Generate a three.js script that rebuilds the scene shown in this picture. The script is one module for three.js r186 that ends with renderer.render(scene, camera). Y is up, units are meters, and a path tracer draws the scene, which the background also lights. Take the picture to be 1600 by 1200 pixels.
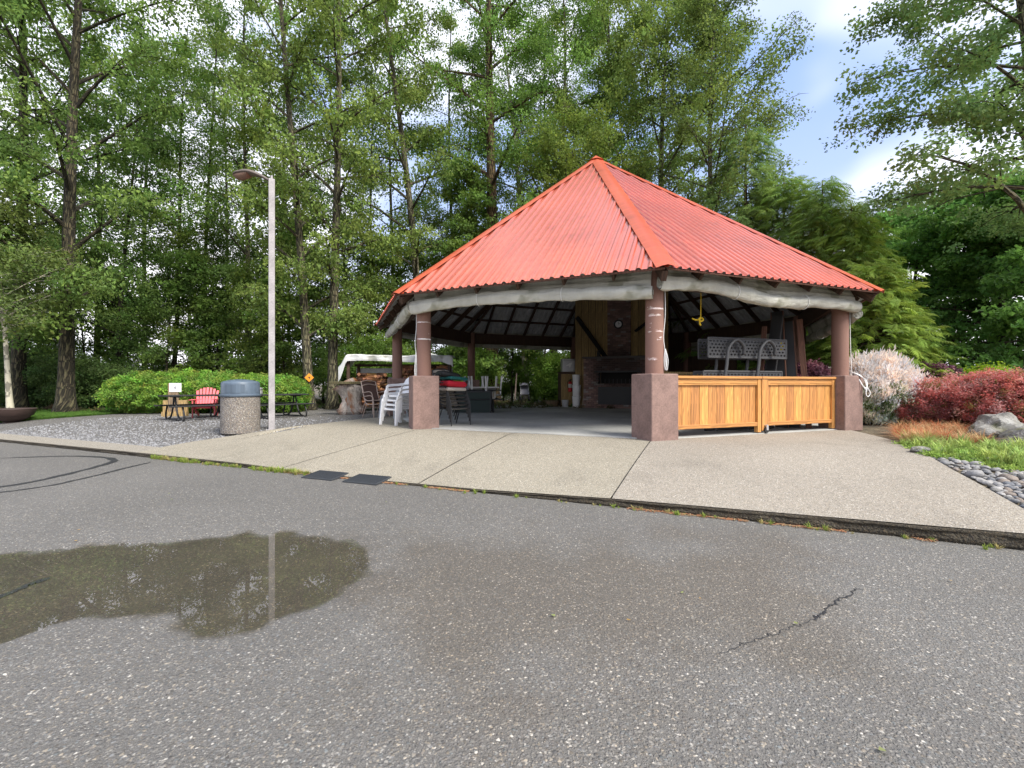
import * as THREE from 'three';
import { mergeGeometries, toCreasedNormals } from 'three/addons/utils/BufferGeometryUtils.js';
import { RoundedBoxGeometry } from 'three/addons/geometries/RoundedBoxGeometry.js';

// ------------------------------------------------------------------ camera, sky, sun, exposure
const EYE = 1.4, FOC = 701;                                  // focal length in pixels of the 1600 px wide photograph
const scene = new THREE.Scene();
const renderer = new THREE.WebGLRenderer({ antialias: true });
renderer.toneMapping = THREE.LinearToneMapping;
renderer.toneMappingExposure = 2.3;
renderer.shadowMap.enabled = true;
const camera = new THREE.PerspectiveCamera(2 * Math.atan(600 / FOC) * 180 / Math.PI, 4 / 3, 0.1, 900);
camera.position.set(0, EYE, 0);
camera.lookAt(0, EYE, -10);
camera.updateMatrixWorld();

const SUN = new THREE.Vector3(0.56, 0.8, 0.34).normalize();
const sun = new THREE.DirectionalLight(new THREE.Color(1, 0.95, 0.87), 2.6);
sun.position.copy(SUN).multiplyScalar(80);
sun.target.position.set(0, 0, -14);
sun.castShadow = true; sun.shadow.radius = 42; sun.shadow.mapSize.set(2048, 2048);
Object.assign(sun.shadow.camera, { left: -40, right: 40, top: 40, bottom: -40, near: 1, far: 200 });
scene.add(sun, sun.target);

// ------------------------------------------------------------------ small maths
function rng(seed) { let a = seed >>> 0; return () => { a = (a + 0x6D2B79F5) >>> 0; let t = a; t = Math.imul(t ^ (t >>> 15), t | 1); t ^= t + Math.imul(t ^ (t >>> 7), t | 61); return ((t ^ (t >>> 14)) >>> 0) / 4294967296; }; }
const R0 = rng(7);
const clamp = (x, a = 0, b = 1) => Math.min(b, Math.max(a, x));
const lerp = (a, b, t) => a + (b - a) * t;
const sst = (a, b, x) => { const t = clamp((x - a) / (b - a)); return t * t * (3 - 2 * t); };
const hash = (x, y, s) => { let h = Math.imul(x | 0, 374761393) ^ Math.imul(y | 0, 668265263) ^ Math.imul(s | 0, 2147483647 ^ 0x5bd1e995); h = Math.imul(h ^ (h >>> 13), 1274126177); return ((h ^ (h >>> 16)) >>> 0) / 4294967296; };
function vnoise(x, y, s = 0, per = 0) {
  const xi = Math.floor(x), yi = Math.floor(y), fx = x - xi, fy = y - yi, u = fx * fx * (3 - 2 * fx), v = fy * fy * (3 - 2 * fy);
  const w = (k) => per ? ((k % per) + per) % per : k;
  return lerp(lerp(hash(w(xi), w(yi), s), hash(w(xi + 1), w(yi), s), u), lerp(hash(w(xi), w(yi + 1), s), hash(w(xi + 1), w(yi + 1), s), u), v);
}
function fbm(x, y, o = 4, s = 0, per = 0) { let a = 0, k = 0.5, n = 0; for (let i = 0; i < o; i++) { a += k * vnoise(x, y, s + i * 17, per); n += k; x *= 2; y *= 2; per *= 2; k *= 0.5; } return a / n; }
function interp(pts, x) { if (x <= pts[0][0]) return pts[0][1]; for (let i = 1; i < pts.length; i++) if (x <= pts[i][0]) return lerp(pts[i - 1][1], pts[i][1], (x - pts[i - 1][0]) / (pts[i][0] - pts[i - 1][0])); return pts[pts.length - 1][1]; }
const V3 = (x, y, z) => new THREE.Vector3(x, y, z);

// sky: pale blue overhead, washed out with thin white cloud towards the horizon, with more bright cloud added outside the view as fill light
{
  const w = 1024, h = 512, d = new Float32Array(w * h * 4);
  for (let j = 0; j < h; j++) for (let i = 0; i < w; i++) {
    const el = ((j + 0.5) / h - 0.5) * Math.PI, az = (i + 0.5) / w * Math.PI * 2 - Math.PI, y = Math.sin(el), c = Math.cos(el);
    const e = clamp(y), k = 4 * (j * w + i);
    const up = Math.pow(e, 0.62);
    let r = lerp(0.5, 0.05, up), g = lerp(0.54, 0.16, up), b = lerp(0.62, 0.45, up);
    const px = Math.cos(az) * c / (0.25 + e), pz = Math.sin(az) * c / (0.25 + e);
    const n1 = fbm(px * 1.3 + 51.1, pz * 1.3 + 79.8, 5, 11), n2 = fbm(px * 0.6 + 52.1, pz * 2.2 + 85.8, 5, 41);  // offsets keep the visible right sky blue, bright cloud lies beyond it
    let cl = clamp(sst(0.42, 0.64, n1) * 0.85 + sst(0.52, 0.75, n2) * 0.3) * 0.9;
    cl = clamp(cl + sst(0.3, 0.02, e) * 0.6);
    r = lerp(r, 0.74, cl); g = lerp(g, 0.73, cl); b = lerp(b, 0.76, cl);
    if (y < 0) { const t = clamp(-y * 8); r = lerp(r, 0.12, t); g = lerp(g, 0.12, t); b = lerp(b, 0.1, t); }
    d[k] = r; d[k + 1] = g; d[k + 2] = b; d[k + 3] = 1;
  }
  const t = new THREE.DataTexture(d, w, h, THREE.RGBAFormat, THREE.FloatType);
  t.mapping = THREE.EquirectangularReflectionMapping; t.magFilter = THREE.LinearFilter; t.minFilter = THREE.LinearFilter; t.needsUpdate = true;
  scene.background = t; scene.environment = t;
}

// ------------------------------------------------------------------ names, things, meshes
const used = {};
function numbered(n) { const k = used[n] = (used[n] ?? -1) + 1; return k ? `${n}_${String(k).padStart(3, '0')}` : n; }
function tag(o, label, category, group, kind) { if (label) o.userData.label = label; if (category) o.userData.category = category; if (group) o.userData.group = group; if (kind) o.userData.kind = kind; return o; }
function thing(name, label, category, [x, y, z] = [0, 0, 0], turn = 0, group) {
  const o = new THREE.Group(); o.name = numbered(name); o.position.set(x, y, z); o.rotation.y = turn; scene.add(o);
  return tag(o, label, category, group);
}
function mesh(name, geo, mat, parent) {
  const m = new THREE.Mesh(Array.isArray(geo) ? merge(geo) : geo, mat); m.castShadow = m.receiveShadow = true;
  m.name = parent ? name : numbered(name); (parent || scene).add(m); return m;
}
function setting(name, geo, mat) { const m = mesh(name, geo, mat); m.userData.kind = 'structure'; return m; }
function copy(o, label, [x, y, z], turn) { const c = o.clone(); c.name = numbered(o.name.replace(/_\d{3}$/, '')); c.userData = { ...o.userData }; if (label) c.userData.label = label; c.position.set(x, y, z); if (turn !== undefined) c.rotation.y = turn; scene.add(c); return c; }
function merge(list) {
  const c = list.some((g) => g.attributes.color);
  list = list.map((g) => { g = g.index ? g.toNonIndexed() : g; for (const k of Object.keys(g.attributes)) if (!['position', 'normal', 'uv', 'color'].includes(k)) g.deleteAttribute(k); if (!g.attributes.uv) uvm(g); if (c && !g.attributes.color) paint(g, [1, 1, 1]); return g; });
  return mergeGeometries(list, false);
}
function uvm(g, k = 1) {                                         // uv in metres from the dominant axis of the normal
  const p = g.attributes.position, n = g.attributes.normal, u = new Float32Array(p.count * 2);
  for (let i = 0; i < p.count; i++) { const ax = Math.abs(n.getX(i)), ay = Math.abs(n.getY(i)), az = Math.abs(n.getZ(i)); const [a, b] = ay >= ax && ay >= az ? [p.getX(i), p.getZ(i)] : ax >= az ? [p.getZ(i), p.getY(i)] : [p.getX(i), p.getY(i)]; u[2 * i] = a * k; u[2 * i + 1] = b * k; }
  g.setAttribute('uv', new THREE.BufferAttribute(u, 2)); return g;
}
function paint(g, c) { const n = g.attributes.position.count, a = new Float32Array(n * 3); for (let i = 0; i < n; i++) a.set(c, 3 * i); g.setAttribute('color', new THREE.BufferAttribute(a, 3)); return g; }
const hz = (g) => { const u = g.attributes.uv; for (let i = 0; i < u.count; i++) u.setXY(i, u.getY(i), u.getX(i)); return g; };
const at = (g, x = 0, y = 0, z = 0, rx = 0, ry = 0, rz = 0) => { if (rx || ry || rz) g.applyMatrix4(new THREE.Matrix4().makeRotationFromEuler(new THREE.Euler(rx, ry, rz, 'YXZ'))); return g.translate(x, y, z); };
function box(w, h, d, x = 0, y = 0, z = 0, rx = 0, ry = 0, rz = 0, r = 0) { const g = r ? new RoundedBoxGeometry(w, h, d, 2, r) : new THREE.BoxGeometry(w, h, d); uvm(g); return at(g, x, y, z, rx, ry, rz); }
function cyl(r1, r2, h, x = 0, y = 0, z = 0, seg = 20, rx = 0, ry = 0, rz = 0, open = false) { return at(new THREE.CylinderGeometry(r1, r2, h, seg, 1, open), x, y, z, rx, ry, rz); }
function bar(a, b, w, d, roll = 0) {                              // a box from a to b
  const v = new THREE.Vector3().subVectors(b, a), l = v.length(), g = new THREE.BoxGeometry(w, l, d); uvm(g); g.rotateY(roll);
  g.applyQuaternion(new THREE.Quaternion().setFromUnitVectors(V3(0, 1, 0), v.normalize())); return g.translate((a.x + b.x) / 2, (a.y + b.y) / 2, (a.z + b.z) / 2);
}
function taper(pts, rad, sides = 8, cap = true, flat = 1) {       // a tube with a radius at every point
  const n = pts.length, pos = [], uv = [], idx = []; let len = 0;
  let up = V3(0.13, 0.02, 1).normalize();
  for (let i = 0; i < n; i++) {
    const t = new THREE.Vector3().subVectors(pts[Math.min(n - 1, i + 1)], pts[Math.max(0, i - 1)]).normalize();
    const a = new THREE.Vector3().crossVectors(up, t); if (a.lengthSq() < 1e-4) a.set(1, 0, 0).cross(t); a.normalize(); const b = new THREE.Vector3().crossVectors(t, a); up = b.clone();
    if (i) len += pts[i].distanceTo(pts[i - 1]);
    const r = typeof rad === 'number' ? rad : rad[i];
    for (let k = 0; k <= sides; k++) { const f = k / sides * Math.PI * 2, c = Math.cos(f) * r, s = Math.sin(f) * r * flat; pos.push(pts[i].x + a.x * c + b.x * s, pts[i].y + a.y * c + b.y * s, pts[i].z + a.z * c + b.z * s); uv.push(k / sides * Math.PI * 2 * Math.max(r, 0.05), len); }
  }
  const m = sides + 1;
  for (let i = 0; i < n - 1; i++) for (let k = 0; k < sides; k++) { const q = i * m + k; idx.push(q, q + 1, q + m, q + 1, q + m + 1, q + m); }
  if (cap) for (const [i, f] of [[0, 1], [n - 1, 0]]) { const c = pos.length / 3; pos.push(pts[i].x, pts[i].y, pts[i].z); uv.push(0, 0); for (let k = 0; k < sides; k++) f ? idx.push(c, i * m + k + 1, i * m + k) : idx.push(c, i * m + k, i * m + k + 1); }
  const g = new THREE.BufferGeometry(); g.setAttribute('position', new THREE.Float32BufferAttribute(pos, 3)); g.setAttribute('uv', new THREE.Float32BufferAttribute(uv, 2)); g.setIndex(idx); g.computeVertexNormals(); return g;
}
const smooth = (pts, n, closed = false) => new THREE.CatmullRomCurve3(pts, closed).getPoints(n);
const pipe = (pts, r, n = 12, sides = 8) => taper(smooth(pts, n), r, sides);
function lathe(prof, seg = 32) { return new THREE.LatheGeometry(prof.map(([x, y]) => new THREE.Vector2(x, y)), seg); }
function grid(nx, ny, f, uvf) {                                    // f(i/nx, j/ny) -> [x, y, z]
  const pos = [], uv = [], idx = [];
  for (let j = 0; j <= ny; j++) for (let i = 0; i <= nx; i++) { const p = f(i / nx, j / ny); pos.push(...p); const t = uvf ? uvf(i / nx, j / ny, p) : [p[0], p[2]]; uv.push(...t); }
  for (let j = 0; j < ny; j++) for (let i = 0; i < nx; i++) { const a = j * (nx + 1) + i, b = a + nx + 1; idx.push(a, a + 1, b, a + 1, b + 1, b); }
  const g = new THREE.BufferGeometry(); g.setAttribute('position', new THREE.Float32BufferAttribute(pos, 3)); g.setAttribute('uv', new THREE.Float32BufferAttribute(uv, 2)); g.setIndex(idx); g.computeVertexNormals(); return g;
}
function instances(name, geo, mat, list, parent) {                // list of [x, y, z, euler|quaternion, scale|[sx,sy,sz], color?]
  const m = new THREE.InstancedMesh(geo, mat, list.length), M = new THREE.Matrix4(), p = V3(), q = new THREE.Quaternion(), s = V3(), c = new THREE.Color();
  list.forEach(([x, y, z, r, k, col], i) => { p.set(x, y, z); r.isQuaternion ? q.copy(r) : q.setFromEuler(r); typeof k === 'number' ? s.setScalar(k) : s.set(...k); m.setMatrixAt(i, M.compose(p, q, s)); if (col) m.setColorAt(i, c.setRGB(...col)); });
  m.castShadow = m.receiveShadow = true; m.name = parent ? name : numbered(name); (parent || scene).add(m); return m;
}

// ------------------------------------------------------------------ textures
function tex(n, f, srgb, rep) {                                    // f(x, y) -> [r, g, b] 0..255
  const d = new Uint8Array(n * n * 4);
  for (let j = 0; j < n; j++) for (let i = 0; i < n; i++) { const c = f(i / n, j / n), k = 4 * (j * n + i); d[k] = clamp(c[0], 0, 255); d[k + 1] = clamp(c[1], 0, 255); d[k + 2] = clamp(c[2], 0, 255); d[k + 3] = 255; }
  return wrapTex(d, n, srgb, rep);
}
function wrapTex(d, n, srgb, rep) { const t = new THREE.DataTexture(d, n, n, THREE.RGBAFormat); t.wrapS = t.wrapT = THREE.RepeatWrapping; t.magFilter = THREE.LinearFilter; t.minFilter = THREE.LinearMipmapLinearFilter; t.generateMipmaps = true; if (srgb) t.colorSpace = THREE.SRGBColorSpace; t.repeat.set(rep, rep); t.needsUpdate = true; return t; }
// packed stones: returns a colour map and a height map
function stones(n, seed, base, count, rmin, rmax, pal, rep, soft = 0.5) {
  const r = rng(seed), c = new Uint8Array(n * n * 4), h = new Uint8Array(n * n * 4);
  for (let i = 0; i < n * n; i++) { const q = 0.75 + 0.5 * r(); for (let k = 0; k < 3; k++) c[4 * i + k] = clamp(base[k] * q, 0, 255); c[4 * i + 3] = 255; h[4 * i] = h[4 * i + 1] = h[4 * i + 2] = 20 + 25 * r(); h[4 * i + 3] = 255; }
  for (let s = 0; s < count; s++) {
    const cx = r() * n, cy = r() * n, a = lerp(rmin, rmax, Math.pow(r(), 2.2)), b = a * (0.55 + 0.45 * r()), th = r() * 3.14, ct = Math.cos(th), sn = Math.sin(th), R = Math.ceil(a) + 1, pc = pal[Math.floor(r() * pal.length)], g = 0.8 + 0.4 * r(), hh = 110 + 120 * r();
    const e1 = 0.25 * r(), e2 = r() * 6.28;
    for (let y = -R; y <= R; y++) for (let x = -R; x <= R; x++) {
      const u = (x * ct + y * sn) / a, v = (-x * sn + y * ct) / b, an = Math.atan2(v, u), q = Math.hypot(u, v) * (1 + e1 * Math.cos(3 * an + e2)); if (q > 1) continue;
      const k = 4 * (((Math.floor(cy + y) % n + n) % n) * n + ((Math.floor(cx + x) % n + n) % n)), w = q > 1 - soft * 0.5 ? (1 - q) / (soft * 0.5) : 1, t = g * (0.94 + 0.12 * r());
      for (let m = 0; m < 3; m++) c[k + m] = clamp(lerp(c[k + m], pc[m] * t, w), 0, 255);
      const z = lerp(h[k], hh * Math.sqrt(Math.max(0, 1 - q * q * 0.7)), w); h[k] = h[k + 1] = h[k + 2] = clamp(z, 0, 255);
    }
  }
  return [wrapTex(c, n, true, rep), wrapTex(h, n, false, rep)];
}
const [asphaltMap, asphaltBump] = stones(2048, 3, [88, 86, 83], 260000, 1.0, 4.4, [[92, 90, 87], [98, 96, 92], [104, 102, 98], [96, 91, 85], [86, 85, 84], [110, 107, 102], [100, 94, 86], [92, 95, 95], [88, 87, 86], [106, 101, 93], [84, 80, 77], [98, 98, 98], [114, 111, 106], [90, 88, 86], [102, 99, 95], [96, 95, 93], [148, 144, 137], [126, 118, 106]], 1 / 4.2);
const [aggMap, aggBump] = stones(1024, 5, [168, 160, 146], 52000, 1.5, 4.5, [[178, 170, 156], [192, 185, 172], [160, 150, 134], [150, 146, 140], [204, 198, 188], [136, 126, 112], [172, 158, 140], [120, 114, 106]], 1 / 1.7);
const [gravMap, gravBump] = stones(1024, 9, [92, 90, 86], 42000, 2.6, 8.5, [[132, 130, 128], [150, 148, 146], [112, 110, 108], [168, 166, 164], [124, 118, 110], [96, 96, 98], [186, 184, 182], [140, 132, 122]], 1 / 1.6);
const [canMap, canBump] = stones(512, 15, [128, 122, 112], 7000, 3, 8, [[110, 106, 102], [146, 142, 136], [90, 86, 84], [170, 166, 160], [126, 112, 98], [150, 136, 120], [104, 100, 104]], 1 / 0.75);
const woodMap = tex(512, (u, v) => { const w = fbm(u * 6, v * 1.0, 4, 3, 1) * 3, g = fbm(u * 60 + w, v * 2, 3, 8, 0), k = 0.5 + 0.5 * Math.sin((u * 16 + w * 2.2) * 6.283); const t = 0.55 + 0.3 * g + 0.16 * k; return [255 * t, 238 * t, 214 * t]; }, true, 1);
const woodBump = tex(512, (u, v) => { const g = fbm(u * 64, v * 2, 3, 8, 2); return [255 * g, 255 * g, 255 * g]; }, false, 1);
const barkMap = tex(512, (u, v) => { const w = fbm(u * 4, v * 4, 3, 5, 4), r = Math.abs(fbm(u * 16, v * 4 + w, 4, 9, 0) - 0.5) * 4, m = fbm(u * 8, v * 8, 4, 77, 8); const t = clamp(0.35 + r * 0.8, 0, 1.15); return [t * lerp(150, 130, m), t * lerp(138, 138, m), t * lerp(122, 104, m)]; }, true, 1);
const barkBump = tex(512, (u, v) => { const w = fbm(u * 4, v * 4, 3, 5, 4), r = Math.abs(fbm(u * 16, v * 4 + w, 4, 9, 0) - 0.5) * 4; const t = clamp(r) * 255; return [t, t, t]; }, false, 1);
const birchMap = tex(512, (u, v) => { const n = fbm(u * 3, v * 24, 3, 4, 3), m = fbm(u * 8, v * 6, 4, 14, 8), d = sst(0.62, 0.7, n) * 0.8 + sst(0.58, 0.7, m) * 0.5; const t = 1 - clamp(d) * 0.72; return [205 * t, 200 * t, 186 * t]; }, true, 0.8);
const grainMap = tex(512, (u, v) => { const a = fbm(u * 8, v * 8, 5, 31, 8), b = fbm(u * 64, v * 64, 2, 35, 64); const t = 205 + 60 * (a - 0.5) + 36 * (b - 0.5); return [t, t, t]; }, true, 0.7);
const grainBump = tex(512, (u, v) => { const b = fbm(u * 48, v * 48, 3, 35, 48); return [255 * b, 255 * b, 255 * b]; }, false, 1.4);
const clothMap = tex(512, (u, v) => { const a = fbm(u * 4, v * 4, 5, 61, 4), b = fbm(u * 30, v * 6, 3, 65, 6), s = sst(0.6, 0.75, fbm(u * 5, v * 5, 4, 90, 5)); const t = 226 + 50 * (a - 0.5) + 24 * (b - 0.5) - 46 * s; return [t, t, t * (0.97 - 0.05 * s)]; }, true, 0.5);
const clothBump = tex(512, (u, v) => { const a = fbm(u * 6, v * 14, 4, 161, 2); return [255 * a, 255 * a, 255 * a]; }, false, 0.8);
const floorMap = tex(512, (u, v) => { const a = fbm(u * 4, v * 4, 6, 131, 4), b = fbm(u * 90, v * 90, 2, 35, 90); const t = 196 + 90 * (a - 0.5) + 22 * (b - 0.5); return [t, t, t * 0.985]; }, true, 0.22);
const soilMap = tex(512, (u, v) => { const a = fbm(u * 8, v * 8, 5, 231, 8), b = fbm(u * 60, v * 60, 3, 35, 60); const t = 60 + 140 * (a - 0.3) * b * 1.6 + 40 * b; return [t * 0.95, t * 0.86, t * 0.7]; }, true, 0.5);
const roofMap = tex(512, (u, v) => { const a = fbm(u * 5, v * 5, 5, 331, 5), b = fbm(u * 3, v * 40, 3, 37, 3); const st = sst(0.55, 0.78, fbm(u * 40, v * 2, 4, 351)) * 16 + sst(0.62, 0.74, fbm(u * 7, v * 7, 5, 357)) * 14, t = 228 + 60 * (a - 0.5) + 36 * (b - 0.5) - st; return [t + 6, t, t]; }, true, 0.22);
const roofRough = tex(256, (u, v) => { const a = fbm(u * 6, v * 6, 5, 431, 6); const t = 200 + 110 * (a - 0.5); return [t, t, t]; }, false, 0.3);

// ------------------------------------------------------------------ materials (colours are linear)
const coated = (r, g, b, o) => { const m = new THREE.MeshPhysicalMaterial({ roughness: 0.45, clearcoat: 1, clearcoatRoughness: 0.2, ...o }); m.color.setRGB(r, g, b); return m; };
const mat = (r, g, b, rough = 0.8, o = {}) => { const m = new THREE.MeshStandardMaterial({ roughness: rough, ...o }); m.color.setRGB(r, g, b); return m; };
const M = {
  asphalt: mat(1.24, 1.24, 1.2, 0.8, { map: asphaltMap, bumpMap: asphaltBump, bumpScale: 0.006, vertexColors: true }),
  apron: mat(0.74, 0.745, 0.74, 0.9, { map: aggMap, bumpMap: aggBump, bumpScale: 0.003, vertexColors: true }),
  gravel: mat(0.62, 0.615, 0.6, 0.95, { map: gravMap, bumpMap: gravBump, bumpScale: 0.015 }),
  floor: mat(0.85, 0.85, 0.82, 0.7, { map: floorMap }),
  soil: mat(0.75, 0.75, 0.72, 1, { map: soilMap }),
  kerb: mat(0.22, 0.2, 0.15, 0.95, { map: canMap, bumpMap: grainBump, bumpScale: 0.015 }),
  tar: mat(0.028, 0.028, 0.03, 0.55, { bumpMap: grainBump, bumpScale: 0.003 }),
  rubber: mat(0.045, 0.05, 0.056, 0.6),
  roof: coated(0.55, 0.106, 0.05, { map: roofMap }),
  cap: mat(0.54, 0.105, 0.04, 0.36, { map: roofMap }),
  under: mat(0.78, 0.79, 0.81, 0.45, { map: grainMap }),
  timber: mat(0.11, 0.07, 0.055, 0.8, { map: woodMap, bumpMap: woodBump, bumpScale: 0.002 }),
  tail: mat(0.2, 0.1, 0.075, 0.75, { map: woodMap }),
  stucco: mat(0.38, 0.245, 0.205, 0.85, { map: grainMap, bumpMap: grainBump, bumpScale: 0.003 }),
  cedar: mat(0.86, 0.47, 0.17, 0.55, { map: woodMap, bumpMap: woodBump, bumpScale: 0.0015 }),
  cloth: mat(0.66, 0.65, 0.6, 0.7, { map: clothMap, bumpMap: clothBump, bumpScale: 0.03, side: THREE.DoubleSide }),
  tarp: mat(0.82, 0.82, 0.84, 0.6, { map: clothMap, bumpMap: clothBump, bumpScale: 0.015, side: THREE.DoubleSide }),
  rope: mat(0.8, 0.8, 0.78, 0.9), yellowRope: mat(0.8, 0.55, 0.03, 0.8),
  boards: mat(0.56, 0.45, 0.24, 0.8, { map: woodMap }),
  soot: mat(0.012, 0.011, 0.01, 0.95),
  brick: mat(1, 1, 1, 0.92, { vertexColors: true, bumpMap: grainBump, bumpScale: 0.006 }),
  mortar: mat(0.1, 0.09, 0.085, 0.95),
  black: mat(0.018, 0.018, 0.019, 0.6), iron: mat(0.035, 0.035, 0.037, 0.6, { metalness: 0.2 }),
  white: mat(0.8, 0.8, 0.8, 0.45), whitePaint: mat(0.74, 0.74, 0.72, 0.6),
  greyPlastic: mat(0.052, 0.053, 0.056, 0.55), silver: mat(0.5, 0.5, 0.51, 0.4, { metalness: 0.5 }),
  pole: mat(0.56, 0.53, 0.53, 0.6, { map: grainMap }), bronze: mat(0.13, 0.105, 0.09, 0.5), lens: mat(0.2, 0.12, 0.085, 0.4),
  can: mat(1, 1, 1, 0.9, { map: canMap, bumpMap: canBump, bumpScale: 0.008 }), lid: mat(0.14, 0.19, 0.25, 0.42, { map: grainMap }),
  red: mat(0.5, 0.02, 0.02, 0.5), pink: mat(0.72, 0.13, 0.15, 0.55), teal: mat(0.01, 0.12, 0.11, 0.8), scarlet: mat(0.5, 0.012, 0.03, 0.85), beige: mat(0.52, 0.48, 0.42, 0.85), brownMesh: mat(0.09, 0.05, 0.04, 0.8), tanFrame: mat(0.42, 0.32, 0.26, 0.55),
  orange: mat(0.85, 0.3, 0.02, 0.6), yellow: mat(0.75, 0.55, 0.02, 0.6), rust: mat(0.09, 0.055, 0.045, 0.7, { map: grainMap }),
  oldWood: mat(0.36, 0.3, 0.23, 0.85, { map: woodMap, bumpMap: woodBump, bumpScale: 0.003 }), stump: mat(0.8, 0.72, 0.64, 0.9, { map: grainMap, bumpMap: barkBump, bumpScale: 0.03, vertexColors: true }),
  logs: mat(1, 1, 1, 0.9, { vertexColors: true, map: woodMap }), mossWood: mat(0.2, 0.2, 0.12, 0.95, { map: woodMap }),
  bark: mat(0.62, 0.58, 0.5, 0.95, { map: barkMap, bumpMap: barkBump, bumpScale: 0.03 }), darkBark: mat(0.36, 0.32, 0.27, 0.95, { map: barkMap, bumpMap: barkBump, bumpScale: 0.03 }), birch: mat(0.85, 0.83, 0.75, 0.85, { map: birchMap }),
  brownBark: mat(0.62, 0.43, 0.3, 0.95, { map: barkMap, bumpMap: barkBump, bumpScale: 0.03 }),
  stone: mat(1, 1, 1, 0.8, { map: grainMap, bumpMap: grainBump, bumpScale: 0.004, vertexColors: true }),
  boulder: mat(1, 1, 1, 0.9, { vertexColors: true, map: grainMap, bumpMap: grainBump, bumpScale: 0.02 }),
};
const leafM = (tr = 0.4) => new THREE.MeshPhysicalMaterial({ color: 0xffffff, roughness: 1, specularIntensity: 0.35, transmission: tr, thickness: 0, side: THREE.DoubleSide });
const leafMat = leafM(0.5), needleMat = leafM(0.45), grassMat = leafM(0.3);
const water = new THREE.MeshPhysicalMaterial({ color: 0xffffff, roughness: 0, transmission: 1, thickness: 0, ior: 1.4 });

// ------------------------------------------------------------------ the lie of the land. X right, Z depth (three's z is -Z); s along the kerb, d behind it
const KX = -12.4, KZ = 10.9, KU = [0.9207, -0.3905], KN = [0.3905, 0.9207];
const toS = (X, Z) => (X - KX) * KU[0] + (Z - KZ) * KU[1], toD = (X, Z) => (X - KX) * KN[0] + (Z - KZ) * KN[1];
const fromSD = (s, d) => [KX + s * KU[0] + d * KN[0], KZ + s * KU[1] + d * KN[1]];
const kerbTop = (s) => interp([[0, 0.06], [5, 0.07], [8.5, 0.06], [10.1, 0.025], [11.6, 0.02], [13, 0.035], [14.7, 0.085], [18.2, 0.135], [22, 0.15]], s);
const FLOOR = 0.4;
function G(X, Z) {                                                 // soil and gravel level; slabs lie 3 cm above
  const s = toS(X, Z), d = toD(X, Z);
  const k = kerbTop(s) - 0.03, field = lerp(0.3, 0.395, sst(-8, -3, X)), far = sst(14, 40, Z) * 0.1;
  const t = clamp(d / 2.7);
  return lerp(k, field + far * 0.3, d < 0 ? 0 : t * (1.15 - 0.15 * t));
}
function P(px, py, lift = 0) {                                     // where the ray of a pixel of the photograph meets the ground behind the kerb
  const a = (px - 800) / FOC, b = (600 - py) / FOC; let Z = 2;
  for (; Z < 80; Z += 0.02) { const X = a * Z, g = toD(X, Z) > 0 ? G(X, Z) + lift : 0; if (EYE + b * Z < g) break; }
  return [a * Z, Z];
}
const ground = (px, py) => { const [X, Z] = P(px, py); return [X, G(X, Z), -Z]; };
const onG = (X, Z, up = 0) => [X, G(X, Z) + up, -Z];

// asphalt with a shallow basin that holds the puddle
const puddle = [[-90, 873], [-20, 869], [60, 860], [130, 849], [210, 846], [300, 845], [335, 839], [420, 837], [505, 836], [552, 846], [576, 872], [566, 905], [540, 932], [500, 955], [440, 975], [400, 988], [340, 993], [290, 980], [240, 962], [190, 957], [140, 960], [80, 975], [20, 994], [-100, 1020]].map(([x, y]) => { const Z = EYE * FOC / (y - 600); return [(x - 800) / FOC * Z, Z]; });
function pudDist(X, Z) {                                           // metres inside the outline (+) or outside (-)
  let inside = false, m = 1e9;
  for (let i = 0, j = puddle.length - 1; i < puddle.length; j = i++) {
    const [ax, az] = puddle[i], [bx, bz] = puddle[j];
    if ((az > Z) !== (bz > Z) && X < (bx - ax) * (Z - az) / (bz - az) + ax) inside = !inside;
    const ex = bx - ax, ez = bz - az, t = clamp(((X - ax) * ex + (Z - az) * ez) / (ex * ex + ez * ez)); m = Math.min(m, Math.hypot(X - ax - ex * t, Z - az - ez * t));
  }
  return inside ? m : -m;
}
const pud = (X, Z) => pudDist(X, Z) + (fbm(X * 2.4, Z * 2.4, 4, 551) - 0.5) * 0.34;
const WATER = -0.006;
function asphaltY(X, Z) {
  const p = pud(X, Z), n = fbm(X * 1.1, Z * 1.1, 3, 501) - 0.5, f = fbm(X * 9, Z * 9, 3, 505) - 0.5;
  let y = n * 0.004;
  if (p > -0.5) y += WATER - clamp(p * 0.13, -0.012, 0.024) + f * 0.006 - (p < 0 ? WATER * sst(-0.05, -0.5, p) : 0);
  return y;
}
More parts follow.
